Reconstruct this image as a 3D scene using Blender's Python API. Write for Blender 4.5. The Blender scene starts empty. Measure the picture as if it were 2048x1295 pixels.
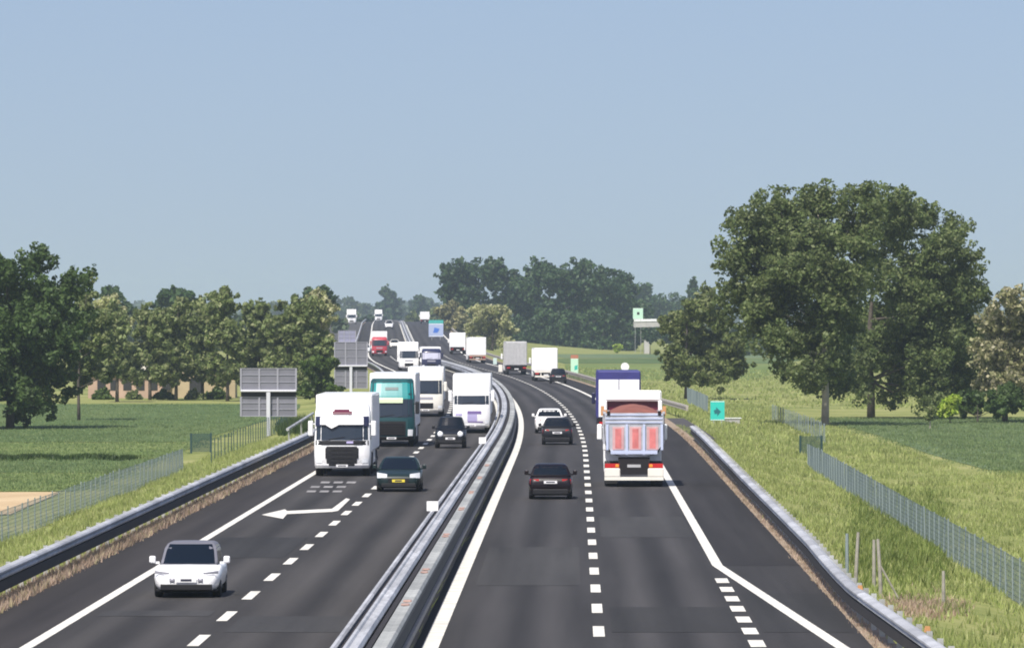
import bpy, math, random
import numpy as np
R = math.radians
random.seed(7)
rng = np.random.default_rng(7)
C = bpy.context.scene.collection
SC = bpy.context.scene
F = 13200.0; H = 7.2; HY = 630.0; CX = 1024.0     # focal length in photo pixels, eye height, horizon row

# ------------------------------------------------------------------ materials
MATS = {}
def mat(name, col, rough=0.6, metal=0.0, spec=0.5, noise=0.0, nscale=3.0, emit=None, coat=0.0):
    if name in MATS: return MATS[name]
    m = bpy.data.materials.new(name); m.use_nodes = True
    nt = m.node_tree; b = nt.nodes['Principled BSDF']
    b.inputs['Base Color'].default_value = (*col, 1)
    b.inputs['Roughness'].default_value = rough
    b.inputs['Metallic'].default_value = metal
    b.inputs['Specular IOR Level'].default_value = spec
    b.inputs['Coat Weight'].default_value = coat
    if noise > 0:
        tc = nt.nodes.new('ShaderNodeTexCoord'); n = nt.nodes.new('ShaderNodeTexNoise')
        n.inputs['Scale'].default_value = nscale; n.inputs['Detail'].default_value = 5
        nt.links.new(tc.outputs['Object'], n.inputs['Vector'])
        r = nt.nodes.new('ShaderNodeMapRange')
        r.inputs['From Min'].default_value = .3; r.inputs['From Max'].default_value = .7
        r.inputs['To Min'].default_value = 1 - noise; r.inputs['To Max'].default_value = 1 + noise * .5
        nt.links.new(n.outputs['Fac'], r.inputs['Value'])
        mx = nt.nodes.new('ShaderNodeMix'); mx.data_type = 'RGBA'; mx.blend_type = 'MULTIPLY'
        mx.inputs['Factor'].default_value = 1; mx.inputs[6].default_value = (*col, 1)
        nt.links.new(r.outputs['Result'], mx.inputs[7]); nt.links.new(mx.outputs[2], b.inputs['Base Color'])
    if emit:
        b.inputs['Emission Color'].default_value = (*emit[0], 1); b.inputs['Emission Strength'].default_value = emit[1]
    MATS[name] = m
    return m

def leaf_mat(name, cols, trans=.25):
    if name in MATS: return MATS[name]
    m = bpy.data.materials.new(name); m.use_nodes = True
    nt = m.node_tree; N = nt.nodes; L = nt.links; b = N['Principled BSDF']; out = N['Material Output']
    g = N.new('ShaderNodeNewGeometry'); cr = N.new('ShaderNodeValToRGB')
    e = cr.color_ramp.elements
    while len(e) < len(cols): e.new(.5)
    for i, c in enumerate(cols):
        e[i].position = i / (len(cols) - 1); e[i].color = (*c, 1)
    L.new(g.outputs['Random Per Island'], cr.inputs['Fac'])
    tc = N.new('ShaderNodeTexCoord'); no = N.new('ShaderNodeTexNoise'); no.inputs['Scale'].default_value = .45; no.inputs['Detail'].default_value = 3
    L.new(tc.outputs['Object'], no.inputs['Vector'])
    mr = N.new('ShaderNodeMapRange'); mr.inputs['From Min'].default_value = .3; mr.inputs['From Max'].default_value = .7
    mr.inputs['To Min'].default_value = .7; mr.inputs['To Max'].default_value = 1.35
    L.new(no.outputs['Fac'], mr.inputs['Value'])
    mx = N.new('ShaderNodeMix'); mx.data_type = 'RGBA'; mx.blend_type = 'MULTIPLY'; mx.inputs['Factor'].default_value = 1
    L.new(cr.outputs['Color'], mx.inputs[6]); L.new(mr.outputs['Result'], mx.inputs[7])
    L.new(mx.outputs[2], b.inputs['Base Color']); b.inputs['Roughness'].default_value = .55; b.inputs['Specular IOR Level'].default_value = .3
    tr = N.new('ShaderNodeBsdfTranslucent'); L.new(mx.outputs[2], tr.inputs['Color'])
    ms = N.new('ShaderNodeMixShader'); ms.inputs['Fac'].default_value = trans
    L.new(b.outputs[0], ms.inputs[1]); L.new(tr.outputs[0], ms.inputs[2]); L.new(ms.outputs[0], out.inputs['Surface'])
    MATS[name] = m
    return m

def ground_mat(name, cols, s1=.05, s2=.9, stretch=(1, 1, 1), bump=.0):
    m = bpy.data.materials.new(name); m.use_nodes = True
    nt = m.node_tree; N = nt.nodes; L = nt.links; b = N['Principled BSDF']
    tc = N.new('ShaderNodeTexCoord'); mp = N.new('ShaderNodeMapping'); mp.inputs['Scale'].default_value = stretch
    L.new(tc.outputs['Object'], mp.inputs['Vector'])
    n1 = N.new('ShaderNodeTexNoise'); n1.inputs['Scale'].default_value = s1; n1.inputs['Detail'].default_value = 6
    n2 = N.new('ShaderNodeTexNoise'); n2.inputs['Scale'].default_value = s2; n2.inputs['Detail'].default_value = 6; n2.inputs['Roughness'].default_value = .7
    L.new(mp.outputs[0], n1.inputs['Vector']); L.new(mp.outputs[0], n2.inputs['Vector'])
    ad = N.new('ShaderNodeMix'); ad.data_type = 'FLOAT'; ad.inputs['Factor'].default_value = .5
    L.new(n1.outputs['Fac'], ad.inputs[2]); L.new(n2.outputs['Fac'], ad.inputs[3])
    cr = N.new('ShaderNodeValToRGB'); e = cr.color_ramp.elements
    while len(e) < len(cols): e.new(.5)
    for i, c in enumerate(cols):
        e[i].position = .34 + .32 * i / (len(cols) - 1); e[i].color = (*c, 1)
    L.new(ad.outputs[0], cr.inputs['Fac']); L.new(cr.outputs['Color'], b.inputs['Base Color'])
    b.inputs['Roughness'].default_value = .9; b.inputs['Specular IOR Level'].default_value = .15
    MATS[name] = m
    return m

white = mat('white_paint', (.87, .87, .86), .35, coat=.3, noise=.03)
cream = mat('cream_paint', (.80, .77, .68), .4, noise=.04)
glass = mat('dark_glass', (.005, .009, .016), .1, spec=.2)
glass_blue = mat('blue_glass', (.025, .035, .05), .12, spec=.35)
black = mat('black_plastic', (.014, .014, .016), .6, spec=.3)
blackpaint = mat('black_paint', (.012, .013, .017), .38, spec=.3, coat=.15)
greenblack = mat('green_black_paint', (.008, .02, .02), .38, spec=.3, coat=.15)
darkred = mat('dark_red_paint', (.007, .003, .005), .38, spec=.3, coat=.15)
rubber = mat('rubber', (.02, .02, .02), .9)
steelrim = mat('rim_metal', (.45, .45, .47), .4, .7)
lamp = mat('lamp_glass', (.85, .88, .9), .1, spec=.8)
redlamp = mat('red_lamp', (.5, .02, .02), .25)
amber = mat('amber_lamp', (.8, .3, .03), .3)
plate = mat('plate_white', (.8, .8, .8), .4)
plate_y = mat('plate_yellow', (.75, .62, .06), .4)
plate_dark = mat('plate_dark_writing', (.03, .03, .05), .5)
teal = mat('teal_paint', (.01, .22, .22), .4, coat=.3)
teal_dark = mat('dark_teal_paint', (.008, .05, .055), .4)
palegreen = mat('pale_green_paint', (.55, .66, .42), .4)
purple = mat('purple_print', (.17, .12, .30), .5)
lilac = mat('lilac_print', (.40, .36, .58), .5)
emblem = mat('dark_red_emblem', (.10, .008, .03), .4)
bluecurtain = mat('blue_tarpaulin', (.035, .035, .18), .6, noise=.15, nscale=2)
greydoor = mat('grey_door_paint', (.45, .45, .45), .5, noise=.1)
chassis = mat('chassis_dark', (.022, .02, .021), .9, spec=.2)
galv = mat('galvanised_steel', (.50, .51, .53), .55, .15, noise=.22, nscale=.9)
galv_dull = mat('dull_galvanised_steel', (.40, .41, .39), .65, .1, noise=.2, nscale=1.2)
def panels(m, seg):                       # every beam length weathers a little differently
    nt = m.node_tree; N = nt.nodes; L = nt.links; b = N['Principled BSDF']; src = b.inputs['Base Color'].links[0].from_socket
    tc = N.new('ShaderNodeTexCoord'); sp_ = N.new('ShaderNodeSeparateXYZ'); L.new(tc.outputs['Object'], sp_.inputs[0])
    d = N.new('ShaderNodeMath'); d.operation = 'DIVIDE'; d.inputs[1].default_value = seg; L.new(sp_.outputs[1], d.inputs[0])
    f = N.new('ShaderNodeMath'); f.operation = 'FLOOR'; L.new(d.outputs[0], f.inputs[0])
    wn = N.new('ShaderNodeTexWhiteNoise'); wn.noise_dimensions = '1D'; L.new(f.outputs[0], wn.inputs['W'])
    mr = N.new('ShaderNodeMapRange'); mr.inputs['To Min'].default_value = .72; mr.inputs['To Max'].default_value = 1.12; L.new(wn.outputs['Value'], mr.inputs['Value'])
    mx = N.new('ShaderNodeMix'); mx.data_type = 'RGBA'; mx.blend_type = 'MULTIPLY'; mx.inputs['Factor'].default_value = 1
    L.new(src, mx.inputs[6]); L.new(mr.outputs[0], mx.inputs[7]); L.new(mx.outputs[2], b.inputs['Base Color'])
panels(galv, 4.0); panels(galv_dull, 4.0)
galv_tan = mat('dusty_steel', (.36, .33, .29), .7, .1, noise=.2)
rustclip = mat('rusty_clip', (.36, .23, .19), .6, noise=.3, nscale=4)
paintline = mat('road_paint', (.76, .74, .66), .6, noise=.28, nscale=1.6)
paintworn = mat('worn_road_paint', (.30, .29, .28), .7, noise=.5, nscale=2)
signback = mat('sign_back_grey', (.20, .20, .23), .55, .3, noise=.12, nscale=1)
signbeam = mat('sign_beam_light', (.62, .63, .66), .5, .2)
signframe = mat('sign_frame_grey', (.34, .34, .38), .5, .3)
greensign = mat('motorway_green', (.02, .42, .34), .45)
bluesign = mat('motorway_blue', (.05, .16, .55), .45)
signwhite = mat('sign_white', (.8, .82, .8), .45)
concrete = mat('concrete', (.42, .41, .39), .85, noise=.15, nscale=.7)
bark = mat('bark', (.09, .075, .06), .95, noise=.4, nscale=3)
bark_pale = mat('pale_bark', (.42, .37, .31), .9, noise=.3, nscale=2)
wood = mat('weathered_wood', (.33, .31, .26), .9, noise=.3, nscale=4)
wire = mat('fence_wire', (.12, .16, .17), .6, .2)
wirepost = mat('fence_post_metal', (.24, .29, .29), .6, .2)
greenmesh = mat('dark_green_mesh', (.03, .07, .07), .6)
wall_pink = mat('pink_plaster', (.44, .31, .23), .9, noise=.2, nscale=.4)
wall_tan = mat('tan_plaster', (.46, .37, .23), .9, noise=.2, nscale=.4)
roof_pale = mat('pale_roof', (.50, .47, .38), .85, noise=.2)
dark_open_shade = mat('dark_opening_and_shade', (.02, .02, .02), .8)
soilload = mat('red_brown_tarpaulin', (.24, .085, .06), .8, noise=.25, nscale=1.4)
tipper_grey = mat('tipper_grey', (.48, .49, .52), .5, .2, noise=.3, nscale=2)
tipper_edge = mat('tipper_blue_grey', (.52, .58, .75), .45, .1)
tipper_red = mat('tipper_red', (.66, .20, .19), .55, noise=.3, nscale=2.5)
orange = mat('orange_plastic', (.50, .25, .10), .6)
redpaint = mat('red_paint', (.42, .04, .06), .4)
bluepaint = mat('dark_blue_paint', (.018, .02, .06), .3, coat=.4)

lf_dark = leaf_mat('dark_green_leaves', [(.038, .070, .016), (.058, .100, .024), (.082, .128, .036)], .3)
lf_right = leaf_mat('oak_green_leaves', [(.088, .125, .038), (.115, .158, .050), (.15, .188, .066), (.20, .23, .095)], .4)
lf_olive = leaf_mat('olive_leaves', [(.10, .14, .042), (.145, .19, .058), (.195, .235, .085), (.28, .30, .14)], .35)
lf_cream = leaf_mat('cream_blossom_leaves', [(.21, .245, .085), (.34, .36, .15), (.46, .46, .24), (.56, .54, .34)], .35)
lf_pink = leaf_mat('pinkish_blossom_leaves', [(.15, .17, .065), (.25, .25, .12), (.38, .36, .20), (.50, .46, .31)], .35)
lf_clump = leaf_mat('deep_green_leaves', [(.018, .042, .012), (.034, .070, .020), (.055, .095, .030)], .15)
lf_far = leaf_mat('far_wood_leaves', [(.025, .05, .02), (.045, .075, .03), (.09, .11, .05)], .15)
lf_bright = leaf_mat('bright_lime_leaves', [(.16, .26, .02), (.34, .46, .05), (.50, .58, .12)], .3)
lf_bush = leaf_mat('bush_green_leaves', [(.035, .065, .010), (.065, .11, .016), (.11, .16, .03)], .25)
blade_mat = leaf_mat('grass_blades', [(.25, .305, .09), (.30, .355, .11), (.355, .395, .14), (.42, .43, .19)], .4)
blade_dry = leaf_mat('dry_grass_blades', [(.27, .19, .13), (.40, .29, .21), (.52, .40, .31), (.38, .34, .18)], .35)
weed_mat = leaf_mat('ditch_weed_leaves', [(.02, .04, .01), (.035, .065, .015), (.06, .09, .02)], .2)

# ------------------------------------------------------------------ road geometry
_Y = np.arange(0, 8001, 4.0)
def _head(y):
    if y < 336: return .00955
    if y < 936: return .00955 - (y - 336) * 8.6e-5
    if y < 960: return -.042
    if y < 1120: return -.042 + (y - 960) / 160 * .022
    return -.02
_Hd = np.array([_head(y) for y in _Y])
_X = .54 + np.concatenate([[0], np.cumsum((_Hd[1:] + _Hd[:-1]) * 2.0)])
def xr(Y): return float(np.interp(Y, _Y, _X))
def hr(Y): return float(np.interp(Y, _Y, _Hd))
def zr(Y):
    if Y < 900: return 0.0
    t = min(Y, 1700.0) - 900
    return 4.7 * (t / 800) ** 1.4 + min(max(Y - 1700, 0), 400) * .001
_U = [-400, -60, -30, -23, -21.7, -17, -15.2, -14.9, 5.9, 6.7, 8, 12.2, 15, 30, 100, 400]
_G = [-1.8, -1.8, -1.7, -1.4, -1.3, -.4, -.07, -.05, -.05, -.08, -.3, -1.1, -1.4, -1.6, -1.8, -1.8]
def gz(u, Y):
    z = float(np.interp(u, _U, _G))
    f = float(np.interp(u, [-60, -15, 6, 50], [0, 1, 1, 0]))
    return z + zr(Y) * f
def gxy(X, Y): return gz(X - xr(Y), Y)
def at(px, py, z=0.0):                 # the point of height z seen at photo pixel (px, py)
    Y = F * (H - z) / (py - HY)
    return ((px - CX) * Y / F, Y, z)
def onground(px, py):
    z = -1.0
    for _ in range(12):
        X, Y, _z = at(px, py, z)
        z = .5 * z + .5 * gxy(X, Y)
    return at(px, py, z)

# ------------------------------------------------------------------ mesh builder
class MB:
    def __init__(s): s.v = []; s.f = []; s.m = []
    def face(s, pts, mi=0):
        b = len(s.v); s.v += [tuple(p) for p in pts]; s.f.append(tuple(range(b, b + len(pts)))); s.m.append(mi)
    def box(s, x0, x1, y0, y1, z0, z1, mi=0, ch=0.0):
        if ch > 0:                     # eight-sided plan with cut vertical corners and a cut top edge
            def ring(i, z):
                a, b_, c, d = x0 + i, x1 - i, y0 + i, y1 - i
                k = ch
                return [(a + k, c, z), (b_ - k, c, z), (b_, c + k, z), (b_, d - k, z), (b_ - k, d, z), (a + k, d, z), (a, d - k, z), (a, c + k, z)]
            s.loft([ring(ch * .6, z0), ring(0, z0 + ch), ring(0, z1 - ch), ring(ch * .6, z1)], mi)
            return
        b = len(s.v)
        s.v += [(x0, y0, z0), (x1, y0, z0), (x1, y1, z0), (x0, y1, z0), (x0, y0, z1), (x1, y0, z1), (x1, y1, z1), (x0, y1, z1)]
        for q in ((0, 3, 2, 1), (4, 5, 6, 7), (0, 1, 5, 4), (1, 2, 6, 5), (2, 3, 7, 6), (3, 0, 4, 7)):
            s.f.append(tuple(b + i for i in q)); s.m.append(mi)
    def loft(s, rings, mi=0, caps=True):
        b = len(s.v); n = len(rings[0])
        for r in rings: s.v += [tuple(p) for p in r]
        for i in range(len(rings) - 1):
            for j in range(n):
                k = (j + 1) % n
                s.f.append((b + i * n + j, b + i * n + k, b + (i + 1) * n + k, b + (i + 1) * n + j)); s.m.append(mi)
        if caps:
            s.f.append(tuple(b + j for j in reversed(range(n)))); s.m.append(mi)
            s.f.append(tuple(b + (len(rings) - 1) * n + j for j in range(n))); s.m.append(mi)
    def grid(s, rows, mi=0):
        b = len(s.v); n = len(rows[0])
        for r in rows: s.v += [tuple(p) for p in r]
        for i in range(len(rows) - 1):
            for j in range(n - 1):
                s.f.append((b + i * n + j, b + i * n + j + 1, b + (i + 1) * n + j + 1, b + (i + 1) * n + j)); s.m.append(mi)
    def tube(s, pts, rad, n=7, mi=0):
        rings = []
        for i, p in enumerate(pts):
            p = np.array(p, float)
            a = np.array(pts[max(i - 1, 0)], float); c = np.array(pts[min(i + 1, len(pts) - 1)], float)
            d = c - a; d /= (np.linalg.norm(d) + 1e-9)
            t = np.array([1, 0, 0]) if abs(d[0]) < .8 else np.array([0, 1, 0])
            e1 = np.cross(d, t); e1 /= np.linalg.norm(e1); e2 = np.cross(d, e1)
            r = rad[i] if hasattr(rad, '__len__') else rad
            rings.append([tuple(p + r * (math.cos(2 * math.pi * k / n) * e1 + math.sin(2 * math.pi * k / n) * e2)) for k in range(n)])
        s.loft(rings, mi)
    def disc_x(s, x, y, z, prof, n=18, mi=0):   # lathe round an axle along X; prof = [(dx, r)]
        rings = [[(x + dx, y + r * math.cos(2 * math.pi * k / n), z + r * math.sin(2 * math.pi * k / n)) for k in range(n)] for dx, r in prof]
        s.loft(rings, mi)
    def build(s, name, mats, parent=None, smooth=False, loc=None):
        me = bpy.data.meshes.new(name); me.from_pydata(s.v, [], s.f); me.update()
        for m in (mats if isinstance(mats, (list, tuple)) else [mats]): me.materials.append(m)
        if len(me.polygons):
            me.polygons.foreach_set('material_index', np.array(s.m, dtype=np.int32))
            if smooth: me.polygons.foreach_set('use_smooth', np.ones(len(me.polygons), dtype=bool))
        o = bpy.data.objects.new(name, me); C.objects.link(o)
        if parent: o.parent = parent
        if loc: o.location = loc
        return o

def empty(name, loc, rz=0.0):
    o = bpy.data.objects.new(name, None); C.objects.link(o); o.location = loc; o.rotation_euler = (0, 0, rz); o.empty_display_size = .3
    return o
def tag(o, label=None, cat=None, group=None, kind=None):
    if label: o['label'] = label
    if cat: o['category'] = cat
    if group: o['group'] = group
    if kind: o['kind'] = kind
    return o
def quadmesh(name, V, m, parent=None, corners=4):
    V = np.asarray(V, dtype=np.float32).reshape(-1, 3); n = len(V); k = n // corners
    me = bpy.data.meshes.new(name)
    me.vertices.add(n); me.vertices.foreach_set('co', V.ravel())
    me.loops.add(n); me.loops.foreach_set('vertex_index', np.arange(n, dtype=np.int32))
    me.polygons.add(k); me.polygons.foreach_set('loop_start', np.arange(0, n, corners, dtype=np.int32))
    me.update(calc_edges=True); me.materials.append(m)
    o = bpy.data.objects.new(name, me); C.objects.link(o)
    if parent: o.parent = parent
    return o

# ------------------------------------------------------------------ a smooth upright shell: cab or greenhouse
def lerp(a, b, t): return a + (b - a) * t
class Shell:
    """horizontal slices; table rows = (z, y_front, y_back, half_width)"""
    def __init__(s, rows, cf=.3, cb=.05, p=4.0):
        s.r = rows; s.cf = cf; s.cb = cb; s.p = p
    def par(s, z):
        zs = [q[0] for q in s.r]
        return [float(np.interp(z, zs, [q[i] for q in s.r])) for i in (1, 2, 3)]
    def front(s, xf, z, off=0.0):
        yf, yb, w = s.par(z); return (xf * w, yf + s.cf * abs(xf) ** s.p - off, z)
    def back(s, xf, z, off=0.0):
        yf, yb, w = s.par(z); return (xf * w, yb - s.cb * abs(xf) ** s.p + off, z)
    def side(s, sgn, t, z, off=0.0):
        yf, yb, w = s.par(z); return (sgn * (w + off), lerp(yf + s.cf, yb - s.cb, t), z)
    def ring(s, z):
        xs = [-1, -.97, -.9, -.75, -.4, 0, .4, .75, .9, .97, 1]
        return [s.front(x, z) for x in xs] + [s.side(1, .5, z)] + [s.back(x, z) for x in reversed(xs)] + [s.side(-1, .5, z)]
    def body(s, mb, mi=0, extra=None):
        mb.loft([s.ring(q[0]) for q in s.r], mi)
    def pf(s, mb, x0, x1, z0, z1, off=.006, mi=0, nx=8, nz=3, back=False):
        f = s.back if back else s.front
        mb.grid([[f(lerp(x0, x1, i / nx), lerp(z0, z1, j / nz), off) for i in range(nx + 1)] for j in range(nz + 1)], mi)
    def poly(s, mb, pts, off=.008, mi=0, back=False):
        f = s.back if back else s.front
        mb.face([f(x, z, off) for x, z in pts], mi)
    def ps(s, mb, sgn, t0, t1, z0, z1, off=.006, mi=0, nz=3):
        mb.grid([[s.side(sgn, t, z, off) for t in (t0, t1)] for z in [lerp(z0, z1, j / nz) for j in range(nz + 1)]], mi)

def wheel(parent, x, y, r, w, sgn):
    a = MB(); a.disc_x(x, y, r, [(-sgn * 0, r * .62), (0, r * .93), (-sgn * .03, r), (-sgn * (w - .03), r), (-sgn * w, r * .93), (-sgn * w, r * .55)])
    t = a.build('wheel', rubber, parent, True)
    b = MB(); b.disc_x(x, y, r, [(-sgn * .05, r * .62), (-sgn * .012, r * .60), (-sgn * .03, r * .45), (sgn * .004, r * .2), (sgn * .006, r * .05)])
    b.build('rim', steelrim, t)
    return t

# ------------------------------------------------------------------ cars
def make_car(label, body_m, L=4.3, W=1.8, Ht=1.5, style='hatch', front_view=True, cat='car', group=None, roof_m=None,
             plate_m=None, lights=None, dark_lower=True):
    root = empty('car', (0, 0, 0)); tag(root, label, cat, group)
    hw = W / 2
    suv = style == 'suv'; sed = style == 'sedan'
    belt = Ht * (.64 if not suv else .60) if lights != 'slit' else Ht * .60
    hood = belt - .06
    zb = .2 if not suv else .28
    # lower body, sections along the length (front at -L/2)
    st = [(-.5, .46, .62), (-.494, .58, .76), (-.475, .68, .87), (-.43, .77, .95), (-.36, .85, .985), (-.26, .95, 1.0), (-.2, 1.0, 1.0), (.2, 1.0, 1.0),
          (.38, 1.0, .98)] + ([(.40, .98, .97), (.47, .95, .93), (.492, .86, .88), (.5, .60, .80)] if sed else [(.45, 1.0, .95), (.485, .93, .91), (.5, .66, .84)])
    rings = []
    for t, zf, wf in st:
        zt = zb + (belt - zb) * zf if t < -.2 or t > .38 else belt
        zt = min(zt, belt); w = hw * wf; y = t * L
        mid = zb + (zt - zb) * .55
        half = [(0, zb), (w * .86, zb), (w * .96, zb + .10), (w, mid), (w * .985, zt - .10), (w * .93, zt - .03), (w * .80, zt), (w * .4, zt + .015), (0, zt + .02)]
        rings.append([(x, y, z) for x, z in half] + [(-x, y, z) for x, z in reversed(half[1:-1])])
    bm_ = MB(); bm_.loft(rings, 0)
    A, Bq = (-.25 * L, -.03 * L) if not suv else (-.19 * L, -.08 * L)
    gw = .86 if lights == 'slit' else .92
    D, Cq = (.47 * L, .36 * L) if not sed else (.39 * L, .22 * L)
    gh = Shell([(belt - .02, A, D, hw * gw), (belt + .12, lerp(A, Bq, .3), lerp(D, Cq, .25), hw * (gw - .03)), (belt + (Ht - belt) * .72, lerp(A, Bq, .8), lerp(D, Cq, .72), hw * .77),
                (Ht - .05, Bq, Cq, hw * .70), (Ht - .012, Bq + .12, Cq - .12, hw * .60), (Ht, Bq + .35, Cq - .3, hw * .40)], cf=.16, cb=.14, p=3)
    gh.body(bm_, 1)
    # sills and bumper lip
    bm_.box(-hw * .9, hw * .9, -L * .46, L * .46, zb - .05, zb + .02, 2)
    body = bm_.build('body', [body_m, roof_m or body_m, black], root, True)
    tz0, tz1 = belt + .015, Ht - .055
    a = MB(); gh.pf(a, -.90, .90, tz0, tz1, .01); a.build('windscreen', glass, root)
    a = MB(); gh.pf(a, -.88, .88, tz0 + .06, tz1 - .02, .01, back=True); a.build('rear_window', glass, root)
    for sg in (-1, 1):
        a = MB(); gh.ps(a, sg, .02, .46, tz0, tz1 - .03, .012); gh.ps(a, sg, .49, .88, tz0, tz1 - .03, .012)
        a.build('side_window', glass, root)
        a = MB(); a.box(sg * hw * .9 - .0, sg * (hw + .02), A + .42, A + .50, belt + .0, belt + .06)
        x0, x1 = sorted((sg * (hw + .01), sg * (hw + .17)))
        a.box(x0, x1, A + .36, A + .52, belt + .02, belt + .20, 0, .03)
        mi = a.build('wing_mirror', [body_m], root)
        for yy in (-.31 * L, .30 * L): wheel(root, sg * (hw - .02), yy, .325 if not suv else .37, .21, sg)
        # head lamp follows the corner
        a = MB(); zl = zb + (belt - zb) * .60
        if lights == 'round':
            a.loft([[(sg * hw * .64 + r * math.cos(k * math.pi / 8), -L * .5 - d, zl + .06 + r * math.sin(k * math.pi / 8)) for k in range(16)] for d, r in ((-.08, .15), (.02, .15), (.05, .10), (.06, .04))])
        else:
            a.grid([[(sg * hw * lerp(.50, .94, i / 4), -L * (.5 - .004 - .035 * (i / 4) ** 2) - .015, zl + dz * (1 + .5 * i / 4)) for i in range(5)] for dz in ((-.03, .05, .12) if lights != 'slit' else (.03, .055, .08))])
        a.build('headlight', lamp if lights != 'slit' else signframe, root)
        a = MB(); zl = zb + (belt - zb) * .72
        a.grid([[(sg * hw * lerp(.52, .92, i / 4), L * (.5 - .008 - .016 * (i / 4) ** 2) + .012, zl + dz) for i in range(5)] for dz in (-.10, .0, .10)])
        a.build('tail_light', redlamp, root)
    a = MB(); a.box(-hw * .76, hw * .76, -L * .5 - .02, -L * .5 + .06, zb + .0, zb + .15, 0, .015)
    a.box(-hw * .45, hw * .45, -L * .5 - .015, -L * .5 + .05, zb + .16, zb + .25 if lights == 'slit' else zb + .36, 0, .015) if lights != 'slit' else None
    a.build('grille', black, root)
    a = MB(); a.box(-.26, .26, -L * .5 - .045, -L * .5 - .021, zb + .20, zb + .31); a.box(-.14, .14, -L * .5 - .048, -L * .5 - .045, zb + .225, zb + .285, 1)
    a.build('licence_plate', [plate_m or plate, plate_dark], root)
    a = MB(); zz = zb + (.42 if not sed else .36); a.box(-.26, .26, L * .5 - .02, L * .5 + .035, zz, zz + .11); a.box(-.17, .17, L * .5 + .035, L * .5 + .038, zz + .03, zz + .08, 1)
    a.build('licence_plate', [plate, plate_dark], root)
    a = MB(); a.box(-hw * .8, hw * .8, L * .5 - .06, L * .5 + .02, zb + .0, zb + .2, 0, .02); a.build('rear_bumper', black if dark_lower else body_m, root)
    if lights == 'slit':
        for sg in (-1, 1):
            a = MB(); a.box(sg * .36 - .07, sg * .36 + .07, -L * .5 - .03, -L * .5 + .02, zb + .20, zb + .31, 0, .03); a.build('bumper_vent', signframe, root)
    return root

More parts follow.
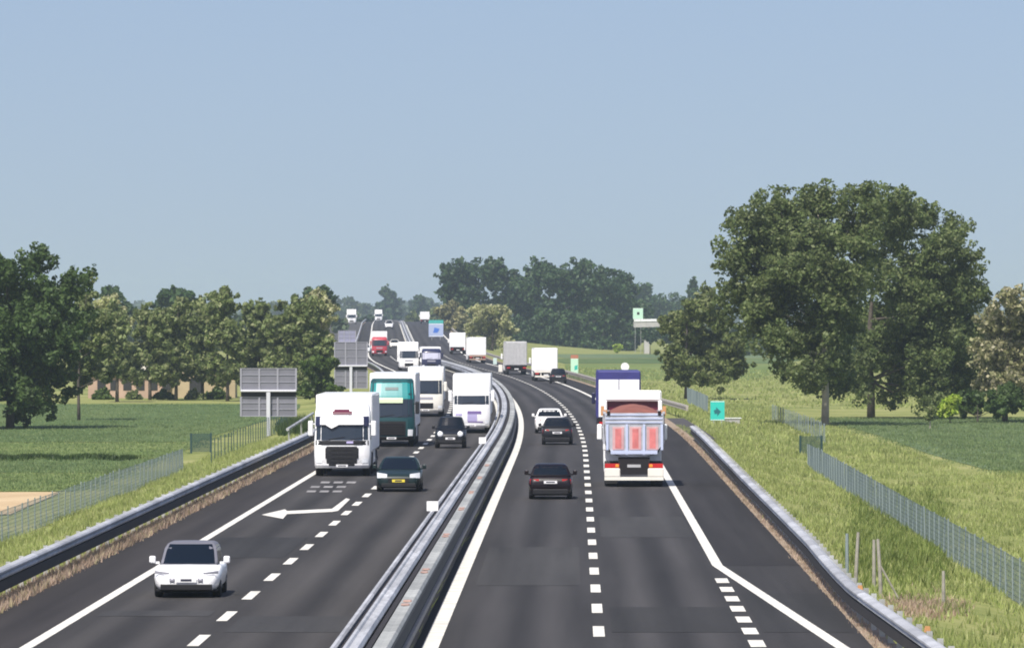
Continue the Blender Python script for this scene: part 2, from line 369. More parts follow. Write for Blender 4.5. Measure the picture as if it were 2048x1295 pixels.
# ------------------------------------------------------------------ lorries (front at y = 0 facing -Y, trailer behind)
def make_lorry(label, group=None, cab_m=white, top_m=None, ch=3.35, W=2.5, trailer='box', tm=white, th=3.95, TL=13.4, look='plain', lower_m=None, cat='lorry', sl=1):
    root = empty('lorry', (0, 0, 0)); tag(root, label, cat, group)
    hw = W / 2
    ws0, ws1 = 1.62, 2.58
    if look == 'logo': ws0, ws1 = 1.76, 2.30
    if look == 'van': ws0, ws1 = 1.55, 2.35
    cab = Shell([(.36, .10, 2.2, hw * .95), (.5, .02, 2.25, hw * .985), (1.0, 0, 2.25, hw), (ws0 - .1, .03, 2.25, hw), (ws1, .22, 2.25, hw * .985), (ws1 + .3, .34, 2.25, hw * .97),
                 (ch - .12, .75, 2.25, hw * .93), (ch, 1.05, 2.2, hw * .86)], cf=.26, cb=.04, p=5)
    mb = MB(); cab.body(mb)
    c = mb.build('cab', cab_m, root, True)
    def child(name, m, fn, par=c):
        a = MB(); fn(a); return a.build(name, m, par)
    child('windscreen', glass_blue if look != 'van' else mat('painted_sky_reflection', (.50, .50, .60), .25), lambda a: cab.pf(a, -.93, .93, ws0, ws1, .012))  # van look: pale colour paints the sky's reflection into the windscreen
    if look == 'emblem':
        def vis(a):
            cab.pf(a, -.80, .78, ws1 - .27, ws1 + .07, .13, nx=12); cab.pf(a, -.55, .55, ws1 + .07, ws1 + .14, .13)
            cab.poly(a, [(-.60, ws1 - .275), (-.38, ws1 - .44), (-.12, ws1 - .275)], .13)
        child('sun_visor', white, vis)
        for x0, x1 in ((-.97, -.74), (.74, .97)): child('corner_panel', bluepaint, lambda a: cab.pf(a, x0, x1, ws1 - .34, ws1 + .10, .04))
        child('roof_emblem', emblem, lambda a: (cab.pf(a, -.36, .36, ws1 + .19, ws1 + .33, .05), cab.pf(a, -.30, .26, ws1 + .33, ws1 + .41, .05)))
        child('scuttle_panel', black, lambda a: cab.pf(a, -.95, .95, ws0 - .22, ws0 - .02, .014))
        child('scuttle_badge', lilac, lambda a: cab.pf(a, .16, .40, ws0 - .15, ws0 - .05, .03))
        def gr(a):
            cab.pf(a, -.56, .54, .56, 1.34, .025, 0, nx=12); cab.pf(a, -.60, .59, .80, 1.28, .02, 0, nx=12); cab.pf(a, -.48, .46, .47, .56, .04, 0, nx=12)
            for k in range(4): a.box(-.5, .5, -.034, -.028, .62 + k * .18, .64 + k * .18, 1)
        child('grille', [black, chassis], gr)
    elif look == 'teal':
        child('roof_fairing', teal, lambda a: cab.pf(a, -.96, .96, ws1 + .04, ch - .08, .014, nz=6))
        child('roof_badge', teal_dark, lambda a: cab.pf(a, -.30, .30, ws1 + .52, ws1 + .68, .04))
        child('sun_visor', palegreen, lambda a: cab.pf(a, -.86, .50, ws1 - .18, ws1 + .10, .09))
        child('lower_front', teal_dark, lambda a: cab.pf(a, -.97, .97, .48, ws0 - .14, .01, nz=4))
        def gr(a):
            cab.pf(a, -.62, .62, .62, 1.40, .03)
            for k in range(5): a.box(-.7, .7, -.055, -.04, .68 + k * .14, .73 + k * .14, 1)
        child('grille', [black, chassis], gr)
    elif look == 'logo':
        child('bonnet_print', [purple, lilac], lambda a: (cab.pf(a, -.22, .52, 1.18, 1.36, .012), cab.pf(a, -.22, .30, .74, 1.17, .012, 1), cab.pf(a, -.86, -.50, 1.08, 1.20, .012, 1), cab.pf(a, -.2, .62, .66, .73, .012)))
        child('roof_lettering', greydoor, lambda a: cab.pf(a, -.28, .24, 2.72, 2.80, .012))
        child('grille', black, lambda a: cab.pf(a, -.7, .7, .44, .52, .014))
    else:
        def gr(a):
            cab.pf(a, -.42, .42, 1.22, 1.40, .012, 1)
            cab.pf(a, -.44, .44, .56, .98, .02, 0, nx=10)
            for k in range(4): a.box(-.5, .5, -.03, -.015, .60 + k * .1, .64 + k * .1, 2)
        child('grille', [black, signframe, chassis], gr)
    bm = MB(); cab.pf(bm, -.96, .96, .38, .56, .03); bm.build('bumper', cab_m if look != 'teal' else black, c)
    for sg in (-1, 1):
        child('headlight', lamp, lambda a: cab.pf(a, *sorted((sg * .72, sg * .94)), .60, .80 if look != 'teal' else .95, .02))
        child('side_window', glass, lambda a: cab.ps(a, sg, .12, .52, ws0, ws1 - .08, .012))
        def mir(a):
            x0, x1 = sorted((sg * (hw + .05), sg * (hw + .27)))
            a.box(x0, x1, .10, .24, ws0 + .18, ws0 + .86, 0, .04)
            a.box(min(sg * (hw - .05), sg * (hw + .1)), max(sg * (hw - .05), sg * (hw + .1)), .15, .19, ws0 + .7, ws0 + .75)
        child('wing_mirror', cab_m if look != 'teal' else black, mir)
    child('wiper', black, lambda a: (a.tube([cab.front(-.5, ws0 + .02, .03), cab.front(.1, ws0 + .14, .03)], .015, 5), a.tube([cab.front(.3, ws0 + .02, .03), cab.front(.8, ws0 + .12, .03)], .015, 5)))
    child('licence_plate', [plate, plate_dark], lambda a: (a.box(-.26, .26, -.05, -.03, .42, .53), a.box(-.18, .18, -.053, -.05, .45, .5, 1)))
    ch_ = MB()
    ch_.box(-.55, .55, 1.0, TL * .97, .72, 1.0); ch_.box(-hw * .92, hw * .92, 3.2, 5.0, .45, .95, 0, .06)
    ch_.build('chassis', chassis, root)
    for sg in (-1, 1):
        for y in (1.4, 5.2): wheel(root, sg * (hw - .03), y, .5, .32, sg)
        if trailer != 'none':
            for y in (TL - 4.6, TL - 3.3, TL - 2.0): wheel(root, sg * (hw - .03), y, .5, .36, sg)
    tx = hw + .02 if trailer != 'tipper' else hw
    y0, y1 = 2.75, TL
    if trailer == 'box':
        t = MB(); t.box(-tx, tx, y0, y1, 1.05, th, 0, .05)
        for k in range(12):
            yy = lerp(y0 + .5, y1 - .5, k / 11)
            for sg in (-1, 1): t.box(*sorted((sg * tx, sg * (tx + .02))), yy - .03, yy + .03, 1.15, th - .12)
        tr = t.build('trailer', tm, root)
        sk = MB(); [sk.box(*sorted((sg * (tx - .08), sg * (tx - .03))), y0 + 2.6, y1 - 5.2, .5, 1.04) for sg in (-1, 1)]; sk.build('side_skirt', tm if tm is not bluecurtain else chassis, tr)
        for sg in (-1, 1):
            d = MB(); xa, xb = sorted((sg * .02, sg * (tx - .07))); dm = rear_m if (rear_m := REAR.get(label)) else tm
            d.box(xa, xb, y1, y1 + .035, 1.2, th - DTOP.get(label, .14), 0, .012); dd = d.build('rear_door', dm, tr)
            b = MB()
            for fx in (.3, .72): b.tube([(sg * tx * fx, y1 + .06, 1.14), (sg * tx * fx, y1 + .06, th - DTOP.get(label, .14) - .06)], .018, 6)
            b.build('lock_bar', dm, dd)
            l = MB(); l.box(*sorted((sg * (tx - .5), sg * (tx - .1))), y1 - .1, y1 + .04, .78, .92); l.build('tail_light', redlamp, tr)
        bu = MB(); bu.box(-tx * .95, tx * .95, y1 - .12, y1 + .01, .45, .62); bu.box(-.6, -.5, y1 - .1, y1 - .02, .6, 1.05); bu.box(.5, .6, y1 - .1, y1 - .02, .6, 1.05)
        bu.box(-tx, tx, y1 - .05, y1 + .03, .95, 1.17)
        bu.build('rear_bumper', BUMP.get(label, chassis), tr)
        p = MB(); p.box(-.26, .26, y1 + .012, y1 + .03, .64, .76); p.build('licence_plate', plate, tr)
    return root
REAR = {}; BUMP = {}; DTOP = {}

def make_tipper(label):
    root = make_lorry(label, trailer='none2', TL=9.6, ch=3.72, W=2.5, sl=0)
    y1, y0 = 9.6, 2.7; hw = 1.25
    def rg(y, k=1.0):       # rounded trough section, open at the top
        pts = [(-1.25, 3.12), (-1.24, 2.2), (-1.20, 1.75), (-.98, 1.42), (-.6, 1.28), (0, 1.25), (.6, 1.28), (.98, 1.42), (1.20, 1.75), (1.24, 2.2), (1.25, 3.12)]
        return [(x * k, y, lerp(2.2, z, k) if k < 1 and z < 2.2 else z) for x, z in pts]
    t = MB(); t.grid([rg(y) for y in np.linspace(y0, y1, 9)]); t.grid([rg(y, .95) for y in np.linspace(y0, y1, 3)])
    t.face(rg(y0)); t.face(list(reversed(rg(y0 + .06))))
    for sg in (-1, 1):
        t.box(*sorted((sg * 1.18, sg * 1.30)), y0, y1, 3.06, 3.16)
        for k in range(6): yy = lerp(y0 + .4, y1 - .4, k / 5); t.box(*sorted((sg * 1.2, sg * 1.29)), yy - .05, yy + .05, 1.8, 3.06)
    body = t.build('tipper_body', tipper_grey, root)
    g = MB(); g.face([(x, y1 + .05, z) for x, z in [(-1.22, 3.05), (-1.21, 2.0), (-1.12, 1.70), (-.92, 1.42), (-.55, 1.29), (0, 1.26), (.55, 1.29), (.92, 1.42), (1.12, 1.70), (1.21, 2.0), (1.22, 3.05)]])
    g.box(-1.24, 1.24, y1, y1 + .06, 2.62, 3.10)
    tg = g.build('tailgate', tipper_grey, body)
    for x in (-.78, -.06, .66):
        a = MB(); a.box(x - .24, x + .24, y1 + .055, y1 + .075, 1.56, 2.52, 0, .008); pn_ = a.build('pink_panel', mat('tipper_pink', (.60, .36, .36), .55, noise=.2, nscale=2), tg); a = MB(); a.box(x - .13, x + .13, y1 + .076, y1 + .082, 1.62, 2.44); a.build('red_panel', tipper_red, pn_)
    a = MB()
    for x in (-1.17, -.42, .30, 1.12): a.box(x - .05, x + .05, y1 + .05, y1 + .12, 1.55 if abs(x) > 1 else 1.35, 2.62)
    a.box(-.98, .98, y1 + .05, y1 + .13, 1.38, 1.52)
    for z in (2.68, 2.84, 3.0): a.box(-1.2, 1.2, y1 + .06, y1 + .09, z, z + .05)
    
    a.build('tailgate_rib', tipper_edge, tg)
    # heaped load under a sagging red-brown sheet
    l = MB(); rows = []
    for j in range(15):
        ty = j / 14; row = []
        for i in range(15):
            x = lerp(-1.19, 1.19, i / 14)
            row.append((x, lerp(y0 + .1, y1 - .05, ty), 2.95 + .46 * max(0, 1 - (x / 1.19) ** 2) ** .8 * (.3 + .7 * math.sin(math.pi * ty) ** .6) + .03 * math.sin(9 * ty * 3.1 + x * 4)))
        rows.append(row)
    l.grid(rows); l.build('load_sheet', soilload, body, True)
    h = MB(); h.box(-1.25, 1.25, y0 - .7, y0 + .02, 3.50, 3.97, 0, .08)
    for sg in (-1, 1): h.box(*sorted((sg * 1.10, sg * 1.27)), y0 - .3, y0 + .04, 1.4, 3.53, 0, .03)
    h.build('headboard', white, body)
    h = MB(); h.box(-1.10, 1.10, y0 - .3, y0 - .2, 1.4, 3.5); h.build('headboard_panel', emblem, body)
    s = MB()
    for sg in (-1, 1):
        s.box(*sorted((sg * 1.12, sg * 1.28)), y1 - .55, y1 - .02, 3.10, 3.22); s.box(*sorted((sg * 1.24, sg * 1.38)), y1 - 3.0, y1 - 2.7, 2.95, 3.35)
    s.build('sheet_clamp', orange, body)
    for sg in (-1, 1):
        for y in (y1 - 2.6, y1 - 1.3): wheel(root, sg * 1.22, y, .5, .5, sg)
        a = MB(); a.box(*sorted((sg * .62, sg * 1.22)), y1 - .1, y1 + .02, .80, .98); a.build('tail_light', redlamp, root)
        a = MB(); a.box(*sorted((sg * .64, sg * .78)), y1 + .021, y1 + .03, .83, .95, 0, .01); a.build('indicator', amber, root)
        a = MB(); a.box(*sorted((sg * .58, sg * 1.24)), y1 - .15, y1 + .03, .42, .78, 0, .03); a.build('mudguard_panel', cream, root)
    a = MB(); a.box(-.66, .66, y1 - .4, y1 + .0, .52, 1.24); a.build('rear_frame', chassis, root)
    for sg in (-1, 1):
        a = MB(); a.box(*sorted((sg * .7, sg * 1.2)), y1 - .75, y1 - .72, .12, .6); a.build('mud_flap', rubber, root)
        a = MB(); a.box(*sorted((sg * 1.0, sg * 1.14)), y1 + .03, y1 + .12, 3.0, 3.18, 0, .02); a.build('hinge', chassis, tg)
    a = MB(); a.box(-1.24, 1.24, y1 - .12, y1 + .02, .28, .42); a.build('rear_bumper', cream, root)
    a = MB(); a.box(-.28, .28, y1 + .0, y1 + .02, .82, .94); a.build('licence_plate', greydoor, root)
    return root

def far_on(o, px, Y):
    o.location = ((px - CX) * Y / F, Y, zr(Y)); o.rotation_euler = (0, 0, -math.atan(hr(Y))); return o
def oncoming(o, px, py, dx=0.0):
    X, Y, z = at(px, py)
    for _ in range(40): z = .7 * z + .3 * zr(Y); X, Y, z = at(px, py, z)
    o.location = (X + dx, Y, z); o.rotation_euler = (0, 0, -math.atan(hr(Y)))
    return o
def outgoing(o, px, py, L):             # (px, py): middle of the rear at road level
    X, Y, z = at(px, py)
    for _ in range(40): z = .7 * z + .3 * zr(Y); X, Y, z = at(px, py, z)
    h = hr(Y); a = math.atan(h)
    o.location = (X + L * math.sin(a), Y + L * math.cos(a), zr(Y + L)); o.rotation_euler = (0, 0, math.pi - a)
    return o

# --- oncoming carriageway
oncoming(make_car('white hatchback with a dark windscreen driving nearest the camera on the left', white, 4.3, 1.73, 1.36, 'hatch', roof_m=signback, lights='slit'), 374, 1195).location.y += 2.15
oncoming(make_car('black-green saloon with bright headlights and yellow plate beside the white lorry with the red emblem', greenblack, 4.5, 1.86, 1.38, 'sedan', plate_m=plate_y), 798, 983).location.y += 2.2
oncoming(make_car('small black off-road car with round headlights in front of the lorry with purple print', blackpaint, 3.8, 1.70, 1.68, 'suv', lights='round'), 901, 896).location.y += 1.9
oncoming(make_lorry('white lorry with dark red roof emblem and big black grille', look='emblem', W=2.5, ch=3.25, th=3.62), 684, 952)
oncoming(make_lorry('teal lorry cab with pale green visor pulling a white trailer', cab_m=teal_dark, look='teal', ch=3.72, th=4.0), 783, 893)
oncoming(make_lorry('white lorry with purple print low on its front beside the central barrier', look='logo', W=2.28, ch=3.45, th=3.58), 943, 866)
oncoming(make_lorry('cream lorry half hidden behind the teal lorry', cab_m=cream, ch=3.35, th=3.5, W=2.5), 851, 833)
oncoming(make_lorry('white lorry with a narrow dark windscreen behind the cream lorry', ch=3.5, th=3.7), 818, 741)
REAR['x'] = white
oncoming(make_lorry('dark blue lorry with white roof edge overtaking the white lorry ahead of it', cab_m=bluepaint, ch=2.9, th=3.1, tm=white, look='van'), 863, 742)
far_on(make_lorry('red and white lorry far back beside the grey sign backs', cab_m=redpaint, ch=3.1, th=4.0), 759, 1075)
far_on(make_car('small white car ahead of the red and white lorry', white, 4.0, 1.75, 1.5), 731, 1120)
far_on(make_car('tiny pale car between the red lorry and the white lorry in the far lane', cream, 4.2, 1.8, 1.6), 789, 1200)
far_on(make_lorry('white lorry farthest back near the left tree line', ch=3.3, th=4.0), 703, 1800)
far_on(make_lorry('tiny white lorry left of the dark far tree', ch=3.3, th=4.0), 757, 2250)
far_on(make_car('tiny white van just below the dark far tree', white, 5.0, 1.95, 2.1, 'suv', cat='van'), 778, 1600)
# --- outgoing carriageway
outgoing(make_car('very dark red hatchback nearest the camera right of the central barrier', darkred, 4.1, 1.74, 1.38), 1102, 998, 0).location.y += 2.05
outgoing(make_car('black hatchback with a white plate following the white car', blackpaint, 4.1, 1.76, 1.5), 1115, 889, 0).location.y += 2.05
outgoing(make_car('white car half hidden in front of the black hatchback', white, 4.2, 1.8, 1.5), 1099, 866, 0).location.y += 2.1
outgoing(make_tipper('silver tipper lorry with three red panels on its tailgate'), 1268, 973, 9.6)
L_ = 'blue curtain-sided lorry with white rear doors ahead of the tipper'
REAR[L_] = white; DTOP[L_] = .5
outgoing(make_lorry(L_, tm=bluecurtain, th=3.9, cab_m=bluepaint), 1238, 874, 13.4)
L_ = 'white box lorry with a pale bumper and a black car close behind it'
BUMP[L_] = cream
outgoing(make_lorry(L_, th=3.6), 1092, 762, 13.4)
outgoing(make_car('black car close behind the white box lorry', blackpaint, 4.2, 1.78, 1.6, 'suv'), 1116, 767, 0).location.y += 2.1
L_ = 'lorry with a grey rear door in the right-hand bend'
REAR[L_] = greydoor
outgoing(make_lorry(L_, tm=greydoor, th=4.0), 1033, 749, 13.4)
L_ = 'white trailer lorry with a pinkish lower rear beside the cream bushes'
BUMP[L_] = wall_pink
outgoing(make_lorry(L_, th=3.75), 955, 726, 13.4)
outgoing(make_lorry('white trailer lorry next in line toward the blue road sign', th=3.55), 916, 708.5, 13.4)
o = far_on(make_lorry('tiny white trailer lorry beyond the blue road sign', th=3.3, ch=3.0), 848, 1850); o.rotation_euler.z += math.pi; o.location.y += 13.4

# ------------------------------------------------------------------ ground, roads
def strip(name, m, us, Ys, zoff, kind='structure', uv=True):
    mb = MB(); mb.grid([[(xr(Y) + u, Y, zr(Y) + zoff) for u in us] for Y in Ys])
    o = mb.build(name, m); tag(o, kind=kind)
    l = o.data.uv_layers.new(name='UVMap'); n = len(us)
    uvs = [(u, Y) for Y in Ys for u in us]
    vi = np.empty(len(o.data.loops), dtype=np.int32); o.data.loops.foreach_get('vertex_index', vi)
    l.data.foreach_set('uv', np.array(uvs, dtype=np.float32)[vi].ravel())
    return o
def asphalt_mat(name, lanes, base):
    m = bpy.data.materials.new(name); m.use_nodes = True
    nt = m.node_tree; N = nt.nodes; L = nt.links; b = N['Principled BSDF']
    uv = N.new('ShaderNodeUVMap'); sx = N.new('ShaderNodeSeparateXYZ'); L.new(uv.outputs[0], sx.inputs[0])
    def math_(op, a, c, d=None):
        n = N.new('ShaderNodeMath'); n.operation = op
        for i, q in enumerate((a, c, d)):
            if q is None: continue
            if isinstance(q, (int, float)): n.inputs[i].default_value = q
            else: L.new(q, n.inputs[i])
        return n.outputs[0]
    tot = None
    for c, w in lanes:                       # polished wheel paths and oil strip of each lane
        d = math_('SUBTRACT', sx.outputs[0], c); d = math_('DIVIDE', d, w); d = math_('MULTIPLY', d, d)
        g = math_('POWER', 2.718, math_('MULTIPLY', d, -1.0)); tot = g if tot is None else math_('ADD', tot, g)
    mp = N.new('ShaderNodeMapping'); mp.inputs['Scale'].default_value = (1.3, .02, 1); L.new(uv.outputs[0], mp.inputs[0])
    n1 = N.new('ShaderNodeTexNoise'); n1.inputs['Scale'].default_value = 1; n1.inputs['Detail'].default_value = 5; L.new(mp.outputs[0], n1.inputs['Vector'])
    mp2 = N.new('ShaderNodeMapping'); mp2.inputs['Scale'].default_value = (.5, .035, 1); L.new(uv.outputs[0], mp2.inputs[0])
    n2 = N.new('ShaderNodeTexNoise'); n2.inputs['Scale'].default_value = 1; n2.inputs['Detail'].default_value = 3; L.new(mp2.outputs[0], n2.inputs['Vector'])
    mp3 = N.new('ShaderNodeMapping'); mp3.inputs['Scale'].default_value = (9, 1.2, 1); L.new(uv.outputs[0], mp3.inputs[0])
    n3 = N.new('ShaderNodeTexNoise'); n3.inputs['Scale'].default_value = 1; n3.inputs['Detail'].default_value = 6; n3.inputs['Roughness'].default_value = .8; L.new(mp3.outputs[0], n3.inputs['Vector'])
    s = math_('MULTIPLY_ADD', math_('SUBTRACT', n1.outputs['Fac'], .5), .9, .74)
    s = math_('ADD', s, math_('MULTIPLY', math_('SUBTRACT', n2.outputs['Fac'], .5), .5))
    s = math_('ADD', s, math_('MULTIPLY', math_('SUBTRACT', n3.outputs['Fac'], .5), .35))
    if tot is not None:
        s = math_('ADD', s, math_('MULTIPLY', tot, .34))
        oil = None
        for c in (-10.7, -7.1, -1.8, 1.8):
            d = math_('DIVIDE', math_('SUBTRACT', sx.outputs[0], c), .45); g = math_('POWER', 2.718, math_('MULTIPLY', math_('MULTIPLY', d, d), -1.0)); oil = g if oil is None else math_('ADD', oil, g)
        s = math_('SUBTRACT', s, math_('MULTIPLY', math_('MULTIPLY', oil, n1.outputs['Fac']), .40))
    mx = N.new('ShaderNodeMix'); mx.data_type = 'RGBA'; mx.blend_type = 'MULTIPLY'; mx.inputs['Factor'].default_value = 1
    mx.inputs[6].default_value = (*base, 1); L.new(s, mx.inputs[7]); L.new(mx.outputs[2], b.inputs['Base Color'])
    b.inputs['Roughness'].default_value = .85; b.inputs['Specular IOR Level'].default_value = .25
    return m
Ys = list(np.arange(60, 700, 5.0)) + list(np.arange(700, 3400, 15.0))
lane_l = [(-11.4, .35), (-10.0, .35), (-7.8, .4), (-6.4, .4)]
lane_r = [(-2.5, .4), (-1.1, .4), (1.1, .35), (2.5, .35)]
strip('road', asphalt_mat('asphalt_oncoming', lane_l, (.050, .0465, .044)), [-14.85, -12.45, -8.9, -5.0], Ys, 0)
strip('road', asphalt_mat('asphalt_outgoing', lane_r, (.048, .0455, .045)), [-4.15, -1.8, 1.8, 3.5, 5.95], Ys, 0)
strip('shoulder', asphalt_mat('asphalt_shoulder', [], (.043, .038, .036)), [-14.85, -12.55], Ys, .004)
strip('shoulder', asphalt_mat('asphalt_shoulder_outgoing', [], (.035, .0325, .032)), [3.62, 5.95], [y for y in Ys if y > 188], .004)
strip('slip_road', MATS['lay_by_asphalt'] if 'lay_by_asphalt' in MATS else mat('lay_by_asphalt', (.06, .055, .052), .9, noise=.2), [-26, -20, -14.9], [y for y in Ys if 1150 < y < 2300], .002)
for k, (u0, u1, ya, yb, c) in enumerate([(.3, 3.3, 150, 163, .040), (-3.2, -.4, 176, 205, .060), (-12.1, -9.2, 196, 214, .041), (-8.5, -5.6, 150, 158, .058), (-12.0, -9.3, 158, 161, .060), (.3, 3.3, 214, 236, .060), (3.75, 5.8, 150, 171, .042)]):
    strip('road_patch', asphalt_mat('asphalt_patch', [], (c, c * .97, c * .95)), [u0, u1], [ya, (ya + yb) / 2, yb], .006)
strip('median_strip', mat('dusty_soil', (.13, .115, .095), .95, noise=.35, nscale=.8), [-5.0, -4.15], Ys, .003)
strip('verge_soil', mat('pale_soil', (.30, .23, .16), .95, noise=.35, nscale=1.1), [-15.2, -14.78], Ys, .012)
strip('verge_soil', MATS['pale_soil'], [5.93, 6.5], Ys, .006)

mk = MB()
def band(u0, u1, Ya, Yb, st=5.0, mi=0, zoff=.009):
    n = max(1, int((Yb - Ya) / st)); ys = np.linspace(Ya, Yb, n + 1)
    f0 = u0 if callable(u0) else (lambda y: u0); f1 = u1 if callable(u1) else (lambda y: u1)
    mk.grid([[(xr(y) + f(y), y, zr(y) + zoff) for f in (f0, f1)] for y in ys], mi)
band(-3.86, -3.50, 60, 1800); band(-5.38, -5.14, 60, 1800); band(-12.57, -12.30, 60, 2600)
redge = lambda y: 3.55 + max(0, (190 - y)) * .036
band(lambda y: redge(y) - .14, lambda y: redge(y) + .16, 60, 1800)
for k in range(-7, 80): c = 150.4 + 11.81 * k; band(-.13, .13, c - 2.5, c + 2.5)
for k in range(-7, 80): c = 146.2 + 11.78 * k; band(-9.0, -8.74, c - 2.5, c + 2.5)
for k in range(-3, 7): c = 144.8 + 5.72 * k; band(3.28, 3.62, c - 1.5, c + 1.5)
tag(mk.build('road_markings', paintline), kind='structure')
mk = MB()
def flat(pts, mi=0, zoff=.010): mk.face([(at(a, b)[0], at(a, b)[1], zoff) for a, b in pts], mi)
flat([(523, 1029), (566, 1037), (574, 1027.5), (664, 1023), (676, 1021), (700, 998), (692, 996), (664, 1017), (574, 1021.5), (570, 1018)])
tag(mk.build('road_arrow', paintline), kind='structure')
mk = MB()
for k, (a, b) in enumerate([(612, 660), (620, 668), (640, 690)]):
    for j in range(3): flat([(a + j * 26, 984 - k * 9), (a + 18 + j * 26, 984 - k * 9), (a + 21 + j * 26, 980.5 - k * 9), (a + 3 + j * 26, 980.5 - k * 9)])
tag(mk.build('worn_markings', paintworn), kind='structure')

# ground sheet follows the road
gy = list(np.arange(-40, 500, 8.0)) + list(np.arange(500, 1600, 25.0)) + list(np.arange(1600, 7600, 150.0))
gu = [-1100, -700, -400, -200, -100, -60, -40, -30, -26, -23, -21.7, -19, -17, -15.2, -14.9, -10, -5, 0, 5.9, 6.7, 8, 10, 12.2, 15, 20, 30, 50, 80, 120, 200, 400, 700, 1100]
mb = MB(); mb.grid([[(xr(max(Y, 0)) + u, Y, gz(u, Y)) for u in gu] for Y in gy])
tag(mb.build('ground', ground_mat('meadow_grass', [(.11, .14, .04), (.18, .205, .06), (.25, .26, .09), (.34, .32, .15)], .07, 1.1), smooth=True), kind='structure')
def field(name, m, outline, n=24, zoff=.03, kind='structure'):
    """outline of (px, py) photo rows: for each row the left and right edge"""
    mb = MB(); rows = []
    for a, b, py in outline:
        row = []
        for i in range(n + 1):
            X, Y, z = onground(lerp(a, b, i / n), py); row.append((X, Y, gxy(X, Y) + zoff))
        rows.append(row)
    mb.grid(rows); return tag(mb.build(name, m, smooth=True), kind=kind)
crop = ground_mat('young_crop', [(.050, .088, .028), (.085, .128, .044), (.125, .160, .060)], .05, .8, (1, .22, 1))
crop2 = ground_mat('blue_green_crop', [(.075, .115, .052), (.11, .155, .075), (.15, .185, .095)], .05, .8, (1, .22, 1))
lightcrop = ground_mat('light_crop', [(.09, .135, .034), (.135, .18, .052), (.19, .22, .075)], .06, .9)
field('crop_field', crop, [(-150, 600, 808), (-150, 600, 815), (-150, 575, 830), (-150, 500, 850), (-150, 430, 870), (-150, 395, 884)])
field('light_field', lightcrop, [(-150, 400, 886), (-150, 370, 900), (-150, 320, 915)])
field('crop_field', crop, [(-150, 330, 918), (-150, 280, 930), (-150, 220, 945)])
field('light_field', lightcrop, [(-150, 215, 947), (-150, 190, 965), (-150, 150, 982)])
field('bare_field', ground_mat('bare_soil', [(.36, .26, .15), (.46, .34, .20), (.54, .42, .26)], .12, 1.5), [(-150, 122, 985), (-150, 100, 995), (-150, 60, 1012), (-150, 20, 1030)], zoff=.05)
field('crop_field', crop2, [(1640, 2250, 838), (1690, 2250, 850), (1740, 2250, 865), (1800, 2250, 885), (1850, 2250, 905), (1920, 2250, 925), (1980, 2250, 940)])
field('light_field', lightcrop, [(1130, 1560, 728), (1130, 1560, 745), (1150, 1500, 760)])
field('crop_field', crop2, [(1100, 1600, 708), (1100, 1600, 712), (1130, 1600, 716)])
field('crop_field', crop, [(1100, 1600, 717), (1100, 1600, 721), (1130, 1560, 727)])

# ------------------------------------------------------------------ grass blades on the verges, dry weeds, ditch
def blades(name, label, spots, m, hmin, hmax, wid, per=5, spread=.12, cat='grass'):
    n = len(spots); P = np.repeat(np.asarray(spots), per, axis=0); k = len(P)
    P = P + np.c_[rng.normal(0, spread, k), rng.normal(0, spread * 2, k), np.zeros(k)]
    h = rng.uniform(hmin, hmax, k); w = wid * rng.uniform(.6, 1.4, k); a = rng.uniform(0, math.pi, k)
    lean = np.c_[rng.normal(0, .28, k) * h, rng.normal(0, .28, k) * h, h]
    dx = np.c_[np.cos(a) * w, np.sin(a) * w, np.zeros(k)]
    V = np.stack([P - dx / 2, P + dx / 2, P + lean], axis=1)
    return tag(quadmesh(name, V, m, corners=3), label, cat, kind='stuff')
def verge_spots(n, u0, u1, Y0, Y1, pw=1.0, mask=None):
    out = []
    for _ in range(n):
        Y = Y0 + (Y1 - Y0) * random.random() ** pw; u = random.uniform(u0, u1)
        if mask and not mask(u, Y): continue
        out.append((xr(Y) + u, Y, gz(u, Y)))
    return out
clump = lambda u, Y: (math.sin(u * 1.7 + Y * .21) + math.sin(u * .6 - Y * .13 + 2) + random.uniform(-1.6, 1.6)) > -.5
blades('grass', 'rough green and straw-coloured grass along the left embankment', verge_spots(17000, -22.5, -15.4, 140, 430, 1.2, clump), blade_mat, .08, .30, .055)
blades('grass', 'rough green and straw-coloured grass along the right embankment', verge_spots(36000, 6.5, 26, 120, 430, 1.2, lambda u, Y: clump(u, Y) and (Y < 362 or u < 21)), blade_mat, .07, .28, .055)
blades('grass', 'taller tufted grass of the meadow under the right trees', verge_spots(7000, 8, 20.5, 380, 640, 1.0, clump) , blade_mat, .1, .34, .11, 5, .3)
blades('dry_grass', 'dry pinkish brown grass under the left guard rail', verge_spots(7000, -15.0, -14.5, 140, 460, 1.2), blade_dry, .08, .32, .055, spread=.07)
blades('dry_grass', 'thin dry grass along the right road edge', verge_spots(1800, 5.95, 6.25, 120, 420, 1.2), blade_dry, .06, .2, .04, spread=.04)
blades('weeds', 'low weeds and dust between the rails of the central barrier', verge_spots(2500, -4.55, -4.15, 120, 380, 1.2), blade_mat, .15, .5, .04, spread=.05, cat='weeds')

